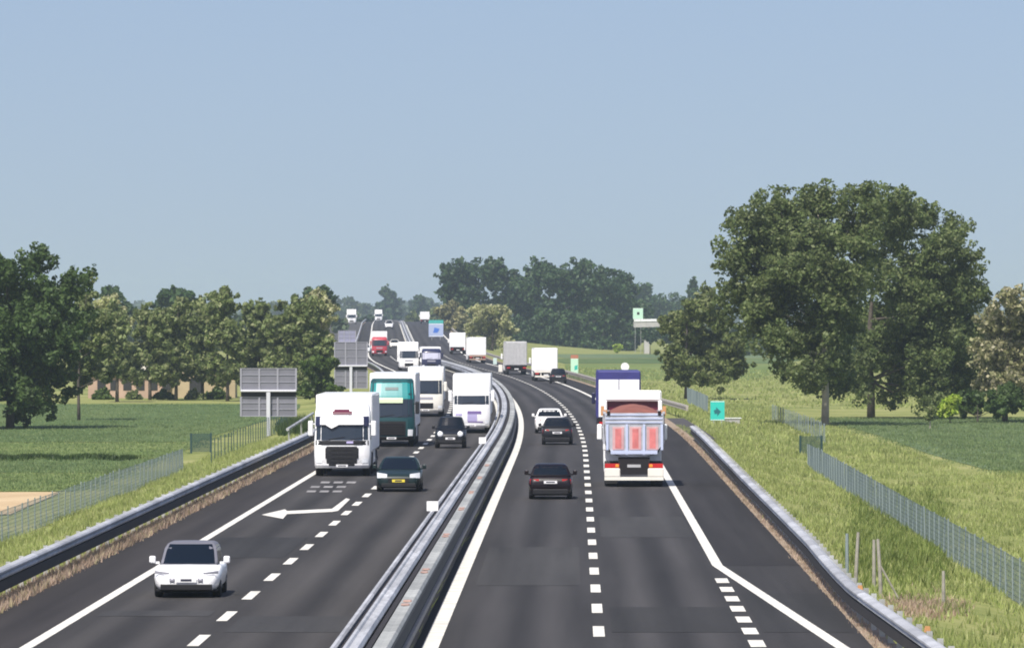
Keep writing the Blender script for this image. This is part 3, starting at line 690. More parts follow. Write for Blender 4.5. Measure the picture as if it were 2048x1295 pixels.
# ------------------------------------------------------------------ trees
LEAFK = 2.4
def leaves_for(lobes, n, size, sub=9, seed=1, flat=.85, up=.15):
    n = int(n * LEAFK); sub = sub * 3.4
    """leaf cards gathered in clumps on the surface of clumps that sit on the big lobes"""
    r_ = np.random.default_rng(seed)
    L = np.asarray(lobes, float)                       # cx cy cz rx ry rz
    w = (L[:, 3] * L[:, 5]); w = w / w.sum()
    subs = []
    for i in range(len(L)):
        k = max(4, int(round(sub * len(L) * w[i])))
        d = r_.normal(size=(k, 3)); d[:, 2] += up; d /= np.linalg.norm(d, axis=1)[:, None]
        q = r_.uniform(.35, 1.10, k)[:, None]
        c = L[i, :3] + d * q * L[i, 3:]
        rr = r_.uniform(.14, .34, k) * L[i, 3:].mean()
        subs.append(np.c_[c, rr])
    S = np.vstack(subs + [np.c_[L[:, :3], L[:, 3:].mean(axis=1) * .6]])
    p = S[:, 3] ** 2; p /= p.sum()
    idx = r_.choice(len(S), n, p=p)
    d = r_.normal(size=(n, 3)); d[:, 2] += .15; d /= np.linalg.norm(d, axis=1)[:, None]
    rad = S[idx, 3] * r_.uniform(.35, 1.0, n) ** .6 * 1.08
    P = S[idx, :3] + d * rad[:, None] * np.array([1, 1, flat])
    nrm = d * .75 + r_.normal(size=(n, 3)) * .55; nrm /= np.linalg.norm(nrm, axis=1)[:, None]
    t = np.cross(nrm, r_.normal(size=(n, 3))); t /= np.linalg.norm(t, axis=1)[:, None]
    b = np.cross(nrm, t); s = size * r_.uniform(.55, 1.35, n)[:, None]
    t = t * s; b = b * s * .62
    return np.stack([P - t * .5, P + b * .5, P + t * .5, P - b * .5], axis=1)
def fill(lobes, k=1.28, f=.9):
    out = list(lobes)
    for i in range(len(lobes)):
        for j in range(i):
            a, b = lobes[i], lobes[j]; d = math.hypot(a[0] - b[0], a[1] - b[1]); r = (a[2] + b[2]) / 2
            if r * .8 < d < k * r and min(a[2], b[2]) > 24: out.append(((a[0] + b[0]) / 2, (a[1] + b[1]) / 2, r * f * .8))
    return out
def wood_for(h, lobes, r0, seed=1, tall=.8):
    q = random.Random(seed); mb = MB()
    top = h * tall; pts = [(q.uniform(-.02, .02) * h * k / 6, q.uniform(-.02, .02) * h * k / 6, top * k / 6 - (.3 if k == 0 else 0)) for k in range(7)]
    mb.tube(pts, [r0 * 1.25, r0, r0 * .85, r0 * .7, r0 * .5, r0 * .32, r0 * .12], 9)
    for l in lobes[:14]:
        c = np.array(l[:3]); zs = max(h * .16, min(c[2] - .35 * np.hypot(c[0], c[1]) - .5, top * .85))
        f = zs / top * 6; i = int(min(f, 5)); a = np.array(pts[i]) + (np.array(pts[i + 1]) - np.array(pts[i])) * (f - i)
        m = a + (c - a) * .5 + np.array([0, 0, .06 * h * q.uniform(-1, .5)])
        mb.tube([a, m, c], [r0 * .42, r0 * .28, r0 * .08], 6)
    return mb
def tree(label, base_px, base_py, lobes_px, m, n, size, r0=.35, bark_m=bark, name='broadleaf_tree', seed=1, sub=9, depth=.9, group=None, cat='tree', Y=None, tall=.78, crown='crown'):
    """lobes_px: (px, py, r[, squash]) seen in the photograph; each becomes a lobe with its own depth in the crown"""
    if Y is None: X, Y, z = onground(base_px, base_py)
    else:
        X = (base_px - CX) * Y / F; z = gxy(X, Y)
    k = Y / F; q = random.Random(seed); root = empty(name, (X, Y, z)); tag(root, label, cat, group)
    lob = []; wid = max(abs(l[0] - base_px) for l in lobes_px) * k
    for l in lobes_px:
        r = l[2] * k; sq = l[3] if len(l) > 3 else .85
        cx = (l[0] - base_px) * k; cz = H + (HY - l[1]) * k - z
        lim = max(r * .3, math.sqrt(max(wid * wid - cx * cx, 0)) * .75)
        lob.append((cx, q.uniform(-lim, lim) * depth, cz, r, r * 1.1, r * sq))
    h = max(l[2] + l[5] for l in lob)
    quadmesh(crown, leaves_for(lob, n, size, sub, seed), m, root)
    wood_for(h, sorted(lob, key=lambda l: -l[3]), r0, seed, tall).build('trunk', bark_m, root, True)
    return root
# big trees on the right
rt = random.Random(3)
big1 = [(1490, 450, 48), (1560, 420, 52), (1640, 410, 55), (1720, 405, 50), (1480, 520, 55), (1560, 510, 60), (1640, 490, 55), (1700, 470, 48), (1500, 595, 55), (1570, 600, 62), (1650, 590, 48),
        (1460, 590, 35), (1540, 680, 45), (1610, 680, 50), (1680, 660, 45), (1600, 745, 40), (1640, 775, 30), (1680, 730, 40), (1560, 740, 28), (1740, 385, 24), (1510, 405, 22), (1610, 382, 20), (1440, 530, 22), (1690, 555, 46), (1740, 470, 32), (1690, 610, 42), (1600, 540, 52), (1520, 650, 50), (1450, 645, 30), (1590, 460, 48), (1530, 470, 45), (1560, 560, 55), (1720, 560, 42), (1725, 510, 38), (1650, 740, 38), (1620, 765, 32), (1690, 770, 36), (1640, 700, 46), (1670, 700, 44), (1660, 760, 34), (1745, 440, 34), (1580, 690, 45), (1640, 640, 50), (1640, 540, 45)]
tree('tall spreading green tree with a pale bare trunk in the right meadow', 1650, 850, fill(big1), lf_right, 34000, .34, .27, bark_pale, seed=11, sub=11)
big2 = [(1790, 410, 42), (1850, 440, 45), (1910, 465, 42), (1930, 520, 42), (1760, 560, 45), (1830, 540, 55), (1900, 570, 58), (1950, 590, 40), (1780, 640, 55), (1860, 640, 60), (1930, 660, 55),
        (1790, 720, 55), (1860, 730, 60), (1920, 740, 50), (1720, 770, 40), (1790, 790, 40), (1860, 795, 42), (1930, 790, 42), (1800, 385, 22), (1940, 450, 22), (1960, 540, 22), (1740, 700, 45), (1800, 480, 40), (1870, 505, 50), (1820, 600, 55), (1735, 640, 45), (1760, 690, 48), (1880, 690, 55), (1830, 670, 55), (1710, 745, 42), (1890, 600, 50), (1830, 760, 50), (1770, 402, 38), (1762, 455, 42), (1755, 510, 42), (1800, 440, 42)]
tree('broad dense tree with foliage almost to the ground behind the pale-trunked tree', 1742, 838, fill(big2), lf_right, 38000, .34, .30, seed=12, sub=11, Y=560)
tree('small rounded tree between the blue lorry and the green sign', 1373, 797, [(1400, 620, 42), (1440, 640, 35), (1360, 655, 38), (1400, 690, 48), (1455, 700, 40), (1345, 705, 32), (1380, 735, 40), (1440, 745, 42), (1420, 590, 26), (1480, 735, 28), (1345, 745, 22)], leaf_mat('yellow_green_leaves', [(.080, .115, .030), (.115, .15, .042), (.15, .18, .058), (.21, .23, .095)], .35), 8000, .46, .22, seed=13, sub=9)
tree('pinkish blossoming tree at the right edge beside the broad dense tree', 2010, 835, [(2020, 600, 38), (2070, 640, 50), (1985, 650, 40), (2030, 690, 50), (1975, 710, 38), (2080, 720, 50), (1990, 765, 42), (2050, 775, 48), (2100, 680, 45), (2000, 720, 48), (2040, 640, 40), (1965, 770, 30), (2010, 780, 45)], lf_pink, 7500, .42, .22, seed=14, sub=10, Y=545)
tree('low dark bush under the broad dense tree', 1955, 835, [(1940, 805, 30), (1985, 808, 28), (2020, 800, 32), (1905, 812, 22)], lf_dark, 2600, .40, .08, name='bush', seed=15, Y=540, cat='bush', tall=.5)
tree('bright lime green bush below the broad dense tree', 1900, 836, [(1893, 812, 15), (1908, 800, 13), (1900, 822, 15), (1880, 826, 10)], lf_bright, 700, .35, .05, name='bush', seed=16, Y=535, cat='bush', tall=.5)
tree('thin young sapling in the right crop field', 1860, 858, [(1862, 822, 12), (1858, 836, 9)], lf_olive, 160, .3, .05, bark_pale, name='sapling', seed=17, cat='sapling', tall=.9)
# left dark tree
lt = [(20, 540, 45), (75, 530, 42), (-60, 560, 70), (150, 570, 40), (185, 545, 18), (30, 610, 60), (110, 610, 55), (160, 640, 38), (-60, 650, 80), (40, 690, 60), (120, 690, 48), (30, 760, 60), (105, 755, 45), (-60, 760, 80),
      (30, 820, 38), (90, 805, 38), (-60, 820, 60), (150, 720, 32), (80, 505, 22), (140, 785, 25), (95, 835, 16), (50, 842, 16)]
tree('large dark green tree at the left edge of the picture', 20, 862, lt + [(60, 650, 55), (80, 590, 50), (70, 730, 55), (60, 790, 45), (20, 740, 55), (130, 660, 45)], lf_dark, 32000, .36, .3, seed=21, sub=11, Y=520)
tree('slender tree leaning beside the large dark tree on the left', 158, 836, [(165, 600, 28), (185, 640, 34), (200, 690, 35), (170, 740, 35), (215, 745, 28), (180, 560, 20), (150, 690, 30)], lf_olive, 4200, .42, .13, bark, seed=22, Y=560)
# row of olive trees before the farm wall
GRP = 'row of olive-green trees at the far edge of the left field'
row = [(234, 805, 600, 62, lf_olive, 'yellowish tree with a dark trunk first in the row right of the large dark tree'),
       (300, 806, 610, 60, lf_olive, 'light olive tree second in the row in front of the pale wall'),
       (352, 806, 605, 60, lf_olive, 'olive tree third in the row below the round dark far tree'),
       (405, 806, 590, 62, lf_olive, 'taller olive tree with thin upright twigs in the middle of the row'),
       (455, 806, 582, 62, lf_olive, 'tallest olive tree of the row left of the large sign back'),
       (520, 806, 600, 60, lf_olive, 'olive tree directly behind the large sign back'),
       (575, 806, 600, 62, lf_olive, 'olive tree rising over the right half of the large sign back'),
       (628, 806, 596, 58, lf_olive, 'last olive tree of the row beside the motorway')]
for i, (px, py, top, w, m, lab) in enumerate(row):
    q = random.Random(40 + i)
    lo = [(px + q.uniform(-.5, .5) * w, lerp(top + 25, 745, t) + q.uniform(-10, 10), q.uniform(24, 36)) for t in np.linspace(0, 1, 10)] + [(px + q.uniform(-.2, .2) * w, top + 8, 12), (px + q.uniform(-.3, .3) * w, top + 14, 13)]
    tree(lab, px, py, lo, m, 4300, .50, .17, bark, seed=50 + i, Y=690 + q.uniform(-15, 15), sub=8, group=GRP)
tree('cream flowering tree behind the row near the large dark tree', 225, 800, [(215, 610, 26), (240, 640, 30), (225, 670, 30)], lf_cream, 1500, .5, .15, seed=61, Y=740)
tree('cream flowering tree at the right end of the row', 640, 800, [(635, 600, 24), (655, 620, 22), (640, 650, 30), (600, 670, 26), (650, 690, 26)], lf_cream, 2000, .5, .15, seed=62, Y=730)
tree('bright green bush between the two large sign backs', 632, 812, [(625, 740, 26), (650, 730, 26), (640, 770, 28), (615, 780, 22), (660, 775, 22)], lf_bush, 2400, .42, .1, seed=63, Y=640, name='bush', cat='bush', tall=.5)
tree('round dark tree rising behind the olive row', 352, 790, [(330, 600, 22), (365, 598, 25), (350, 592, 20), (385, 615, 20), (320, 625, 22), (355, 640, 30)], lf_clump, 1800, .9, .3, seed=64, Y=1100)
tree('dark rounded tree behind the olive row near the left dark tree', 228, 790, [(225, 590, 22), (250, 615, 22), (215, 620, 22), (235, 650, 26)], lf_clump, 1500, .9, .3, seed=65, Y=1100)
tree('dark tree peeping above the right end of the olive row', 635, 770, [(620, 590, 18), (645, 588, 20), (660, 605, 16), (632, 610, 22)], lf_clump, 1300, .9, .3, seed=66, Y=1050)
# central clump of tall trees
GC = 'clump of tall dark trees beyond the bend'
def cl(px, x0, x1, y0, y1, n, lab, sd, Y, m=lf_clump, k=13, sz=1.0, r=(22, 36), bm=bark, g=GC):
    q = random.Random(sd)
    lo = []
    for i in range(k):
        t = (i + .5) / k; fy = t; wx = math.sin(math.pi * min(1, .28 + t * .72)) ** .6
        lo.append((lerp(x0, x1, .5 + (q.random() - .5) * wx), lerp(y0 + 22, y1, fy), q.uniform(*r)))
    return tree(lab, px, 700, lo, m, n, sz, .5, bm, seed=sd, Y=Y, sub=9, group=g)
cl(960, 905, 1010, 515, 665, 5200, 'leftmost tall tree of the clump beyond the bend', 71, 1660)
cl(1030, 975, 1085, 512, 680, 5600, 'broad-topped tall tree second from left in the clump', 72, 1640)
cl(1100, 1050, 1150, 514, 690, 5600, 'tall tree in the middle of the clump left of the pale trunk', 73, 1620)
cl(1130, 1095, 1175, 512, 690, 5000, 'tall tree with a pale trunk in the middle of the clump', 74, 1580, bm=bark_pale)
cl(1205, 1155, 1250, 530, 695, 5200, 'rounded dark tree right of the pale trunk in the clump', 75, 1620)
cl(1255, 1205, 1300, 545, 695, 5000, 'rightmost dark tree of the clump beside the overpass', 76, 1650)
cl(1160, 1110, 1230, 610, 698, 3600, 'low dark tree filling the foot of the clump', 77, 1570, k=9)
cl(1060, 1010, 1110, 620, 698, 3200, 'low dark tree behind the white box lorry', 78, 1590, k=9)
cl(1295, 1270, 1325, 560, 660, 1600, 'greyish tree fading in the air right of the clump', 79, 2300, k=7, sz=1.4, g=None)
cl(1335, 1305, 1365, 590, 660, 1800, 'low bluish tree behind the overpass', 80, 2300, k=7, sz=1.4, g=None)
tree('narrow upright poplar left of the big right tree', 1386, 690, [(1386, 565, 9, 1.4), (1385, 585, 10, 1.5), (1388, 610, 12, 1.5), (1386, 640, 12, 1.5)], lf_clump, 700, 1.2, .3, seed=81, Y=1900, name='poplar_tree')
for i, (px, w, lab) in enumerate([(205, 20, 'low shrub at the left end of the farm building'), (268, 14, 'small shrub before the pink wall left of a window'), (330, 18, 'low shrub where the pink wall meets the tan wall'), (388, 15, 'small shrub in front of the tan wall'), (436, 22, 'wide shrub hiding the right end of the tan wall')]):
    tree(lab, px, 803, [(px - w * .6, 793, w * .6), (px + w * .6, 795, w * .55), (px, 789, w * .7)], lf_olive if i % 2 else lf_bush, 500, .4, .06, seed=120 + i, Y=700, name='shrub', cat='shrub', tall=.5)
# cream flowering trees by the bend
tree('cream flowering acacia behind the white trailers at the bend', 985, 715, [(960, 625, 22), (990, 622, 20), (1010, 640, 22), (970, 650, 26), (1000, 665, 24), (1030, 662, 12), (945, 655, 20), (1010, 685, 20), (980, 685, 20)], lf_cream, 3400, .7, .2, seed=82, Y=1250)
tree('yellowish tree left of the cream acacia at the bend', 905, 700, [(885, 625, 20), (905, 620, 18), (920, 635, 20), (900, 650, 22), (880, 660, 18), (930, 660, 20), (915, 672, 16)], leaf_mat('pale_olive_leaves', [(.12, .13, .045), (.24, .23, .09), (.38, .35, .18)], .25), 2300, .8, .2, seed=83, Y=1550)
for i, (px, top, w, lab) in enumerate([(1478, 680, 18, 'small bush left of the pale trunk in the right meadow'), (1300, 655, 18, 'dark bush standing in front of the overpass pier'), (1340, 655, 20, 'dark bush under the overpass deck beside the small rounded tree'), (1235, 688, 8, 'yellow green bush at the far field edge below the clump')]):
    tree(lab, px, 700, [(px - w * .5, top + w * .6, w * .7), (px + w * .5, top + w * .7, w * .7), (px, top + w * 1.2, w * .8)], lf_bush if i == 0 else lf_bright if i == 3 else lf_clump, 800, .6, .1, seed=90 + i, Y=[900, 1490, 1495, 1450][i], name='bush', cat='bush', tall=.5)
tree('dark pointed tree on the horizon above the far lorries', 776, 690, [(772, 585, 12, 1.3), (782, 600, 16, 1.2), (768, 615, 16), (785, 630, 20), (765, 635, 16)], lf_clump, 1600, 1.7, .4, seed=95, Y=2900)
tree('dark round tree on the horizon right of the pointed tree', 840, 690, [(838, 602, 12), (846, 612, 12), (832, 622, 14), (848, 630, 14)], lf_clump, 1000, 1.8, .4, seed=96, Y=3000)
# far woods: reads as one mass
def woods(name, label, px0, px1, Y, top, n, size, m, seed):
    q = random.Random(seed); k = Y / F; lob = []
    px = px0
    while px < px1:
        t = top + q.uniform(-5, 9) + 5 * math.sin(px * .035 + seed); r = q.uniform(9, 17) * k * max(1, 2600 / Y)
        X = (px - CX) * k; hz = H + (HY - t) * k
        z = hz - r * .8
        while z > -3: lob.append((X + q.uniform(-6, 6), Y + q.uniform(-60, 60), z, r, r, r * .85)); z -= r * 1.2
        px += r / k * .8
    V = leaves_for(lob, n, size, 7, seed); V[..., 2] = np.maximum(V[..., 2], -1.7 + V[..., 2] * .02)
    return tag(quadmesh(name, V, m), label, 'wood', kind='stuff')
woods('distant_wood', 'bluish line of far woods along the horizon', 560, 1420, 3600, 603, 16000, 3.4, lf_far, 101)
woods('distant_wood', 'farthest pale woods on the horizon', -200, 2250, 5600, 606, 14000, 5.0, lf_far, 102)
woods('distant_wood', 'far woods behind the left row of trees', -200, 640, 1500, 628, 9000, 1.6, lf_far, 103)
woods('distant_wood', 'far hedgerow beyond the right field', 1400, 2250, 1500, 655, 7000, 1.6, lf_far, 104)
woods('distant_wood', 'scrub beside the far carriageway', 655, 700, 2100, 628, 900, 1.6, lf_far, 105)
woods('distant_wood', 'scrub right of the far carriageway', 862, 905, 2100, 628, 1200, 1.8, lf_olive, 106)
crop_blade = leaf_mat('young_crop_blades', [(.14, .20, .07), (.19, .26, .10), (.25, .30, .135)], .45)
sp = []
while len(sp) < 9000:
    px, py = random.uniform(1600, 2120), 836 + 115 * random.random() ** 1.3
    if px > 1640 + (py - 838) * 3.35 + random.gauss(0, 18): sp.append(onground(px, py))
blades('crop', 'young blue-green crop in the field at the right edge', sp, crop_blade, .06, .22, .07, 5, .3, 'crop')
sp = []
while len(sp) < 9000:
    px, py = random.uniform(-60, 560), random.uniform(808, 982)
    if px < 600 - max(0, py - 815) * 2.6 + random.gauss(0, 8): sp.append(onground(px, py))
blades('crop', 'low green crop in the fields left of the motorway', sp, crop_blade, .05, .2, .08, 5, .3, 'crop')
blades('grass', 'distant meadow grass beyond the small rounded tree', verge_spots(6000, 9, 75, 620, 1050, 1.0, clump), blade_mat, .1, .4, .2, 5, .5)
# dark ditch growth across the left field
sp = []
for _ in range(1700):
    px = random.uniform(-80, 262); py = 917 + 2.5 * math.sin(px * .06) + random.gauss(0, 1.2)
    if random.random() < (1 if px < 60 else .55 + .45 * math.sin(px * .13)): sp.append(onground(px, py))
blades('ditch_weeds', 'dark strip of weeds along the ditch in the left field', sp, weed_mat, .06, .34, .12, 6, .3, 'weeds')
sp = [onground(random.uniform(560, 620), random.uniform(845, 872)) for _ in range(320)]
blades('weeds', 'tall weeds beside the pole of the large sign back', sp, weed_mat, .3, .9, .08, 6, .2, 'weeds')
sp = [onground(random.uniform(1700, 1890), 1000 + random.gauss(0, 1) * 25 + (random.uniform(0, 1)) * 150) for _ in range(1500)]
blades('weeds', 'darker green weeds on the bank beside the wooden posts', sp, leaf_mat('bank_weed_leaves', [(.12, .17, .04), (.17, .22, .055), (.24, .28, .085)], .4), .1, .42, .07, 6, .2, 'weeds')

# ------------------------------------------------------------------ guard rails
def sweep(profile, Ya, Yb, st=4.0, uoff=lambda y: 0.0, mb=None):
    mb = mb or MB(); ys = np.arange(Ya, Yb + .1, st)
    mb.loft([[(xr(y) + uoff(y) + du, y, zr(y) + z) for du, z in profile] for y in ys])
    return mb
def wbeam(face, top, h=.32, d=.085):    # corrugated beam; face = +1 looks to +X
    s = face; t = top
    out = [(0, t), (s * d, t - .03), (s * d, t - .10), (s * .02, t - h / 2), (s * d, t - h + .10), (s * d, t - h + .03), (0, t - h), (-s * .015, t - h), (-s * .015, t)]
    return out
def posts(root, us, Ys_, top, m=galv_dull, uoff=lambda y: 0.0, w=.06):
    big = MB()
    for k, y in enumerate(Ys_):
        u = us + uoff(y); X = xr(y) + u; z = gz(u, y) if (u < -14.9 or u > 5.9) else zr(y)
        if k < 90:
            a = MB(); a.box(X - w, X + w, y - w, y + w, z - .3, zr(y) + top); a.build('post', m, root)
        else: big.box(X - w, X + w, y - w, y + w, z - .3, zr(y) + top)
    if big.v: tag(big.build('far_post', m, root), kind='stuff')
# left edge
gl = empty('guard_rail', (0, 0, 0)); tag(gl, 'steel guard rail along the left edge of the motorway', 'guard rail')
sweep([(.05, .83), (.09, .79), (.09, .75), (.03, .71), (.08, .67), (.08, .62), (.04, .58), (-.06, .59), (-.08, .77), (-.17, .79), (-.17, .82), (-.06, .85)], 110, 2400, 6, lambda y: -14.95).build('rail', galv, gl)
sweep([(.0, .56), (.05, .54), (.05, .28), (.0, .25), (-.06, .26), (-.06, .55)], 110, 2400, 6, lambda y: -14.95).build('under_rail_shadow', mat('painted_gap_shadow', (.022, .018, .018), .75, noise=.3), gl)  # added near-black strip stands in for the shadow gap below the beam
posts(gl, -15.14, np.arange(130, 520, 4.0), .86, galv_dull)
# right edge
ry = [100, 128, 147, 156, 165, 175, 188, 217, 265, 377, 420, 3000]; ru = [6.75, 6.45, 6.12, 5.98, 5.98, 6.02, 6.1, 6.12, 6.14, 6.28, 6.3, 6.3]
rof = lambda y: float(np.interp(y, ry, ru))
gr_ = empty('guard_rail', (0, 0, 0)); tag(gr_, 'steel guard rail snaking along the right edge of the motorway', 'guard rail')
sweep([(-.05, .80), (-.09, .77), (-.09, .73), (-.04, .69), (-.07, .66), (-.07, .63), (-.04, .61), (.10, .62), (.12, .70), (.20, .72), (.20, .77), (.08, .82)], 100, 384, 3, rof).build('rail', galv, gr_)
sweep([(.0, .60), (-.05, .58), (-.05, .34), (.0, .31), (.06, .32), (.06, .59)], 100, 384, 3, rof).build('under_rail_shadow', MATS['painted_gap_shadow'], gr_)  # same added dark strip for the shadow under the right beam
posts(gr_, .24, np.arange(118, 384, 3.0), .84, galv_dull, rof)
g3 = empty('guard_rail', (0, 0, 0)); tag(g3, 'farther steel guard rail beyond the lay-by on the right', 'guard rail')
sweep([(-.05, .78), (-.09, .70), (-.09, .60), (-.03, .55), (-.09, .50), (-.09, .42), (.08, .40), (.12, .78)], 470, 2000, 8, lambda y: 6.4 + max(0, 560 - y) * .02).build('rail', galv_tan, g3)
posts(g3, 6.5, np.arange(560, 800, 6.0), .8, galv_dull)
# central reserve: twin barrier
gc = empty('central_barrier', (0, 0, 0)); tag(gc, 'double galvanised crash barrier along the central reserve', 'crash barrier')
sweep([(-5.28, .78), (-5.20, .80), (-5.16, .76), (-5.20, .70), (-5.27, .62), (-5.21, .56), (-5.27, .50), (-5.30, .55), (-5.24, .63), (-5.30, .72)], 100, 1800, 4).build('rail', galv, gc)
sweep([(-4.98, .86), (-4.93, .93), (-4.87, .93), (-4.84, .88), (-4.74, .88), (-4.71, .94), (-4.64, .94), (-4.60, .86), (-4.62, .80), (-4.96, .80)], 100, 1800, 4).build('top_beam', galv, gc)
sweep([(-4.42, .84), (-4.38, .90), (-4.25, .88), (-4.12, .90), (-4.07, .84), (-4.10, .56), (-4.06, .50), (-4.12, .46), (-4.38, .78)], 100, 1800, 4).build('rail', galv_dull, gc)
sweep([(-4.10, .44), (-3.99, .43), (-3.97, .34), (-4.02, .28), (-4.10, .30)], 100, 1800, 4).build('rub_rail', galv_tan, gc)
sweep([(-5.14, .70), (-5.02, .74), (-4.99, .78), (-4.99, .15), (-5.14, .15)], 100, 1800, 4).build('gap_shadow_fill', MATS['painted_gap_shadow'], gc)  # added dark fill paints the shade between left rail and top beam
sweep([(-4.57, .82), (-4.46, .82), (-4.44, .15), (-4.57, .15)], 100, 1800, 4).build('gap_shadow_fill', MATS['painted_gap_shadow'], gc)  # added dark fill paints the shaded gap beside the right rail
sweep([(-4.095, .83), (-4.05, .80), (-4.04, .47), (-4.09, .45)], 100, 1800, 4).build('side_shade_panel', mat('painted_side_shade', (.075, .075, .07), .75, noise=.25), gc)  # added plate, its dark colour paints the rail face turned from the sun
sweep([(-4.09, .27), (-4.02, .26), (-4.02, .03), (-4.09, .03)], 100, 1800, 4).build('base_shadow_panel', MATS['painted_gap_shadow'], gc)  # added black plate paints the shade below the rub rail
posts(gc, -4.78, np.arange(104, 460, 4.0), .82, galv_dull, w=.07)
for py in (1205, 1141, 1070, 1017, 984, 955, 930):
    Yc = F * (H - .9) / (py - HY)
    for d in (-.9, .9):
        a = MB(); a.box(xr(Yc + d) - 4.33, xr(Yc + d) - 4.14, Yc + d - .22, Yc + d + .22, .88, .93, 0, .02); a.build('reflector_clip', rustclip, gc)
for (px, py, w, lab) in ((865, 1017, .34, 'nearest white marker panel on the central barrier'), (965, 884, .32, 'white marker panel on the central barrier beside the purple print lorry'), (990, 727, .45, 'pale green marker panel on the central barrier in the bend'), (1001, 742, .40, 'cream marker panel just below the pale green one on the barrier')):
    X, Y, z = at(px, py, .85); t = empty('delineator', (X, Y, .80)); tag(t, lab, 'marker', 'marker panels on the central barrier')
    a = MB(); a.box(-w / 2 - .02, w / 2 + .02, -.02, .02, -.02, .30 if Y < 600 else .8, 0, .008); a.build('panel', white if px < 980 else (mat('pale_green_panel', (.55, .68, .62), .5) if px == 990 else cream), t)
    a = MB(); a.box(-.03, .03, .021, .07, -.12, .28); a.build('bracket', galv_dull, t)
# light edge of the left approach beyond the sign
lp = empty('guard_rail', (0, 0, 0)); tag(lp, 'short pale rail end behind the white lorry with the red emblem', 'guard rail')
mb = MB(); A_ = at(575, 858, .6); B_ = at(626, 826, .6)
mb.tube([A_, B_], .10, 6); mb.build('rail', galv, lp)
for t in (.05, .5, .95):
    mb = MB(); p = [lerp(A_[i], B_[i], t) for i in range(3)]; mb.box(p[0] - .05, p[0] + .05, p[1] - .05, p[1] + .05, -1.0, .6); mb.build('post', galv_dull, lp)

# ------------------------------------------------------------------ fences
def fence(label, pts, hgt=1.25, step=3.0, wires=9, m=wire, pm=wirepost, vert=True, lim=100):
    root = empty('wire_fence', (0, 0, 0)); tag(root, label, 'fence')
    P = [np.array(p, float) for p in pts]; seg = [np.linalg.norm((P[i + 1] - P[i])[:2]) for i in range(len(P) - 1)]
    tot = sum(seg); n = int(tot / step)
    def pt(s):
        for i, d in enumerate(seg):
            if s <= d or i == len(seg) - 1: return P[i] + (P[i + 1] - P[i]) * (s / d)
            s -= d
    ms = MB(); pos = [pt(tot * i / n) for i in range(n + 1)]
    for i in range(n):
        a, b = pos[i], pos[i + 1]
        for k in range(wires):
            z = hgt * (.04 + .94 * k / (wires - 1)); ms.tube([a + [0, 0, z], b + [0, 0, z]], .007, 3)
        if vert:
            for j in range(1, 9):
                q = a + (b - a) * (j / 9); ms.tube([q + [0, 0, .03], q + [0, 0, hgt]], .008, 3)
    ms.build('wire_mesh', m, root)
    for i, p in enumerate(pos[:lim]):
        a = MB(); j_ = random.uniform(-.05, .10); a.tube([(p[0], p[1], p[2] - .2), (p[0] + random.uniform(-.05, .05), p[1], p[2] + hgt + j_)], .03, 6); a.build('post', pm, root)
    return root
def upts(u, Ya, Yb, st=20):
    return [(xr(y) + u, y, gz(u, y)) for y in np.arange(Ya, Yb + 1, st)]
fence('green wire fence along the right bank', upts(12.2, 120, 360, 15), 1.3)
fence('green wire fence at the foot of the left bank', upts(-21.9, 150, 372, 15), 1.25)
fence('far wire fence beyond the gate on the left', upts(-21.2, 376, 520, 18), 1.3, 4.0, 9, wire, greenmesh, vert=False)
fence('far wire fence running past the pale-trunked tree', [onground(1650, 885), onground(1600, 862), onground(1545, 840)], 1.3, 2.5, 12, wire, wirepost, vert=False)
fence('wire fence behind the green sign', [onground(1375, 806), onground(1400, 818), onground(1415, 826)], 1.5, 2.5)
def gate(label, px, py, w, h, rot=.5, slope=.0):
    X, Y, z = onground(px, py); r = empty('field_gate', (X, Y, z), rot); tag(r, label, 'gate')
    a = MB(); [a.box(x - .05, x + .05, -.05, .05, -.2, h + .1) for x in (-w / 2, w / 2)]; a.build('gate_frame', greenmesh, r)
    a = MB()
    for k in range(16): a.box(-w / 2 + .06, w / 2 - .06, -.012, .012, .08 + k * h / 16, .08 + k * h / 16 + h / 26)
    a.build('gate_panel', greenmesh, r)
gate('dark green gate where the left fence turns', 402, 905, 1.3, 1.15, .35)
gate('dark slatted gate where the right fence turns', 1622, 912, 1.5, 1.15, .5)
for i, (px, py, h, lab, lean) in enumerate([(1694, 1160, 1.3, 'thin dark wooden post first left of the group on the right bank', 0), (1710, 1175, 1.5, 'slim pale wooden post beside the thin dark post', .03), (1748, 1178, 1.35, 'greyish wooden post in the middle of the right bank', 0),
                                           (1763, 1195, 1.55, 'pale wooden post with a slanting stay on the right bank', -.03), (1887, 1212, .95, 'short wooden post by the dry patch on the right bank', 0)]):
    X, Y, z = onground(px, py); r = empty('wooden_post', (X, Y, z)); tag(r, lab, 'post', 'wooden posts on the right bank')
    a = MB(); a.tube([(0, 0, -.3), (lean * h, 0, h * .5), (lean * h * 2, .01, h)], [.055, .05, .042], 7); a.build('shaft', wood if i != 0 else wirepost, r)
    if i == 3:
        a = MB(); a.tube([(-.03, 0, h * .55), (.45, .05, -.02)], .03, 6); a.build('stay', wood, r)
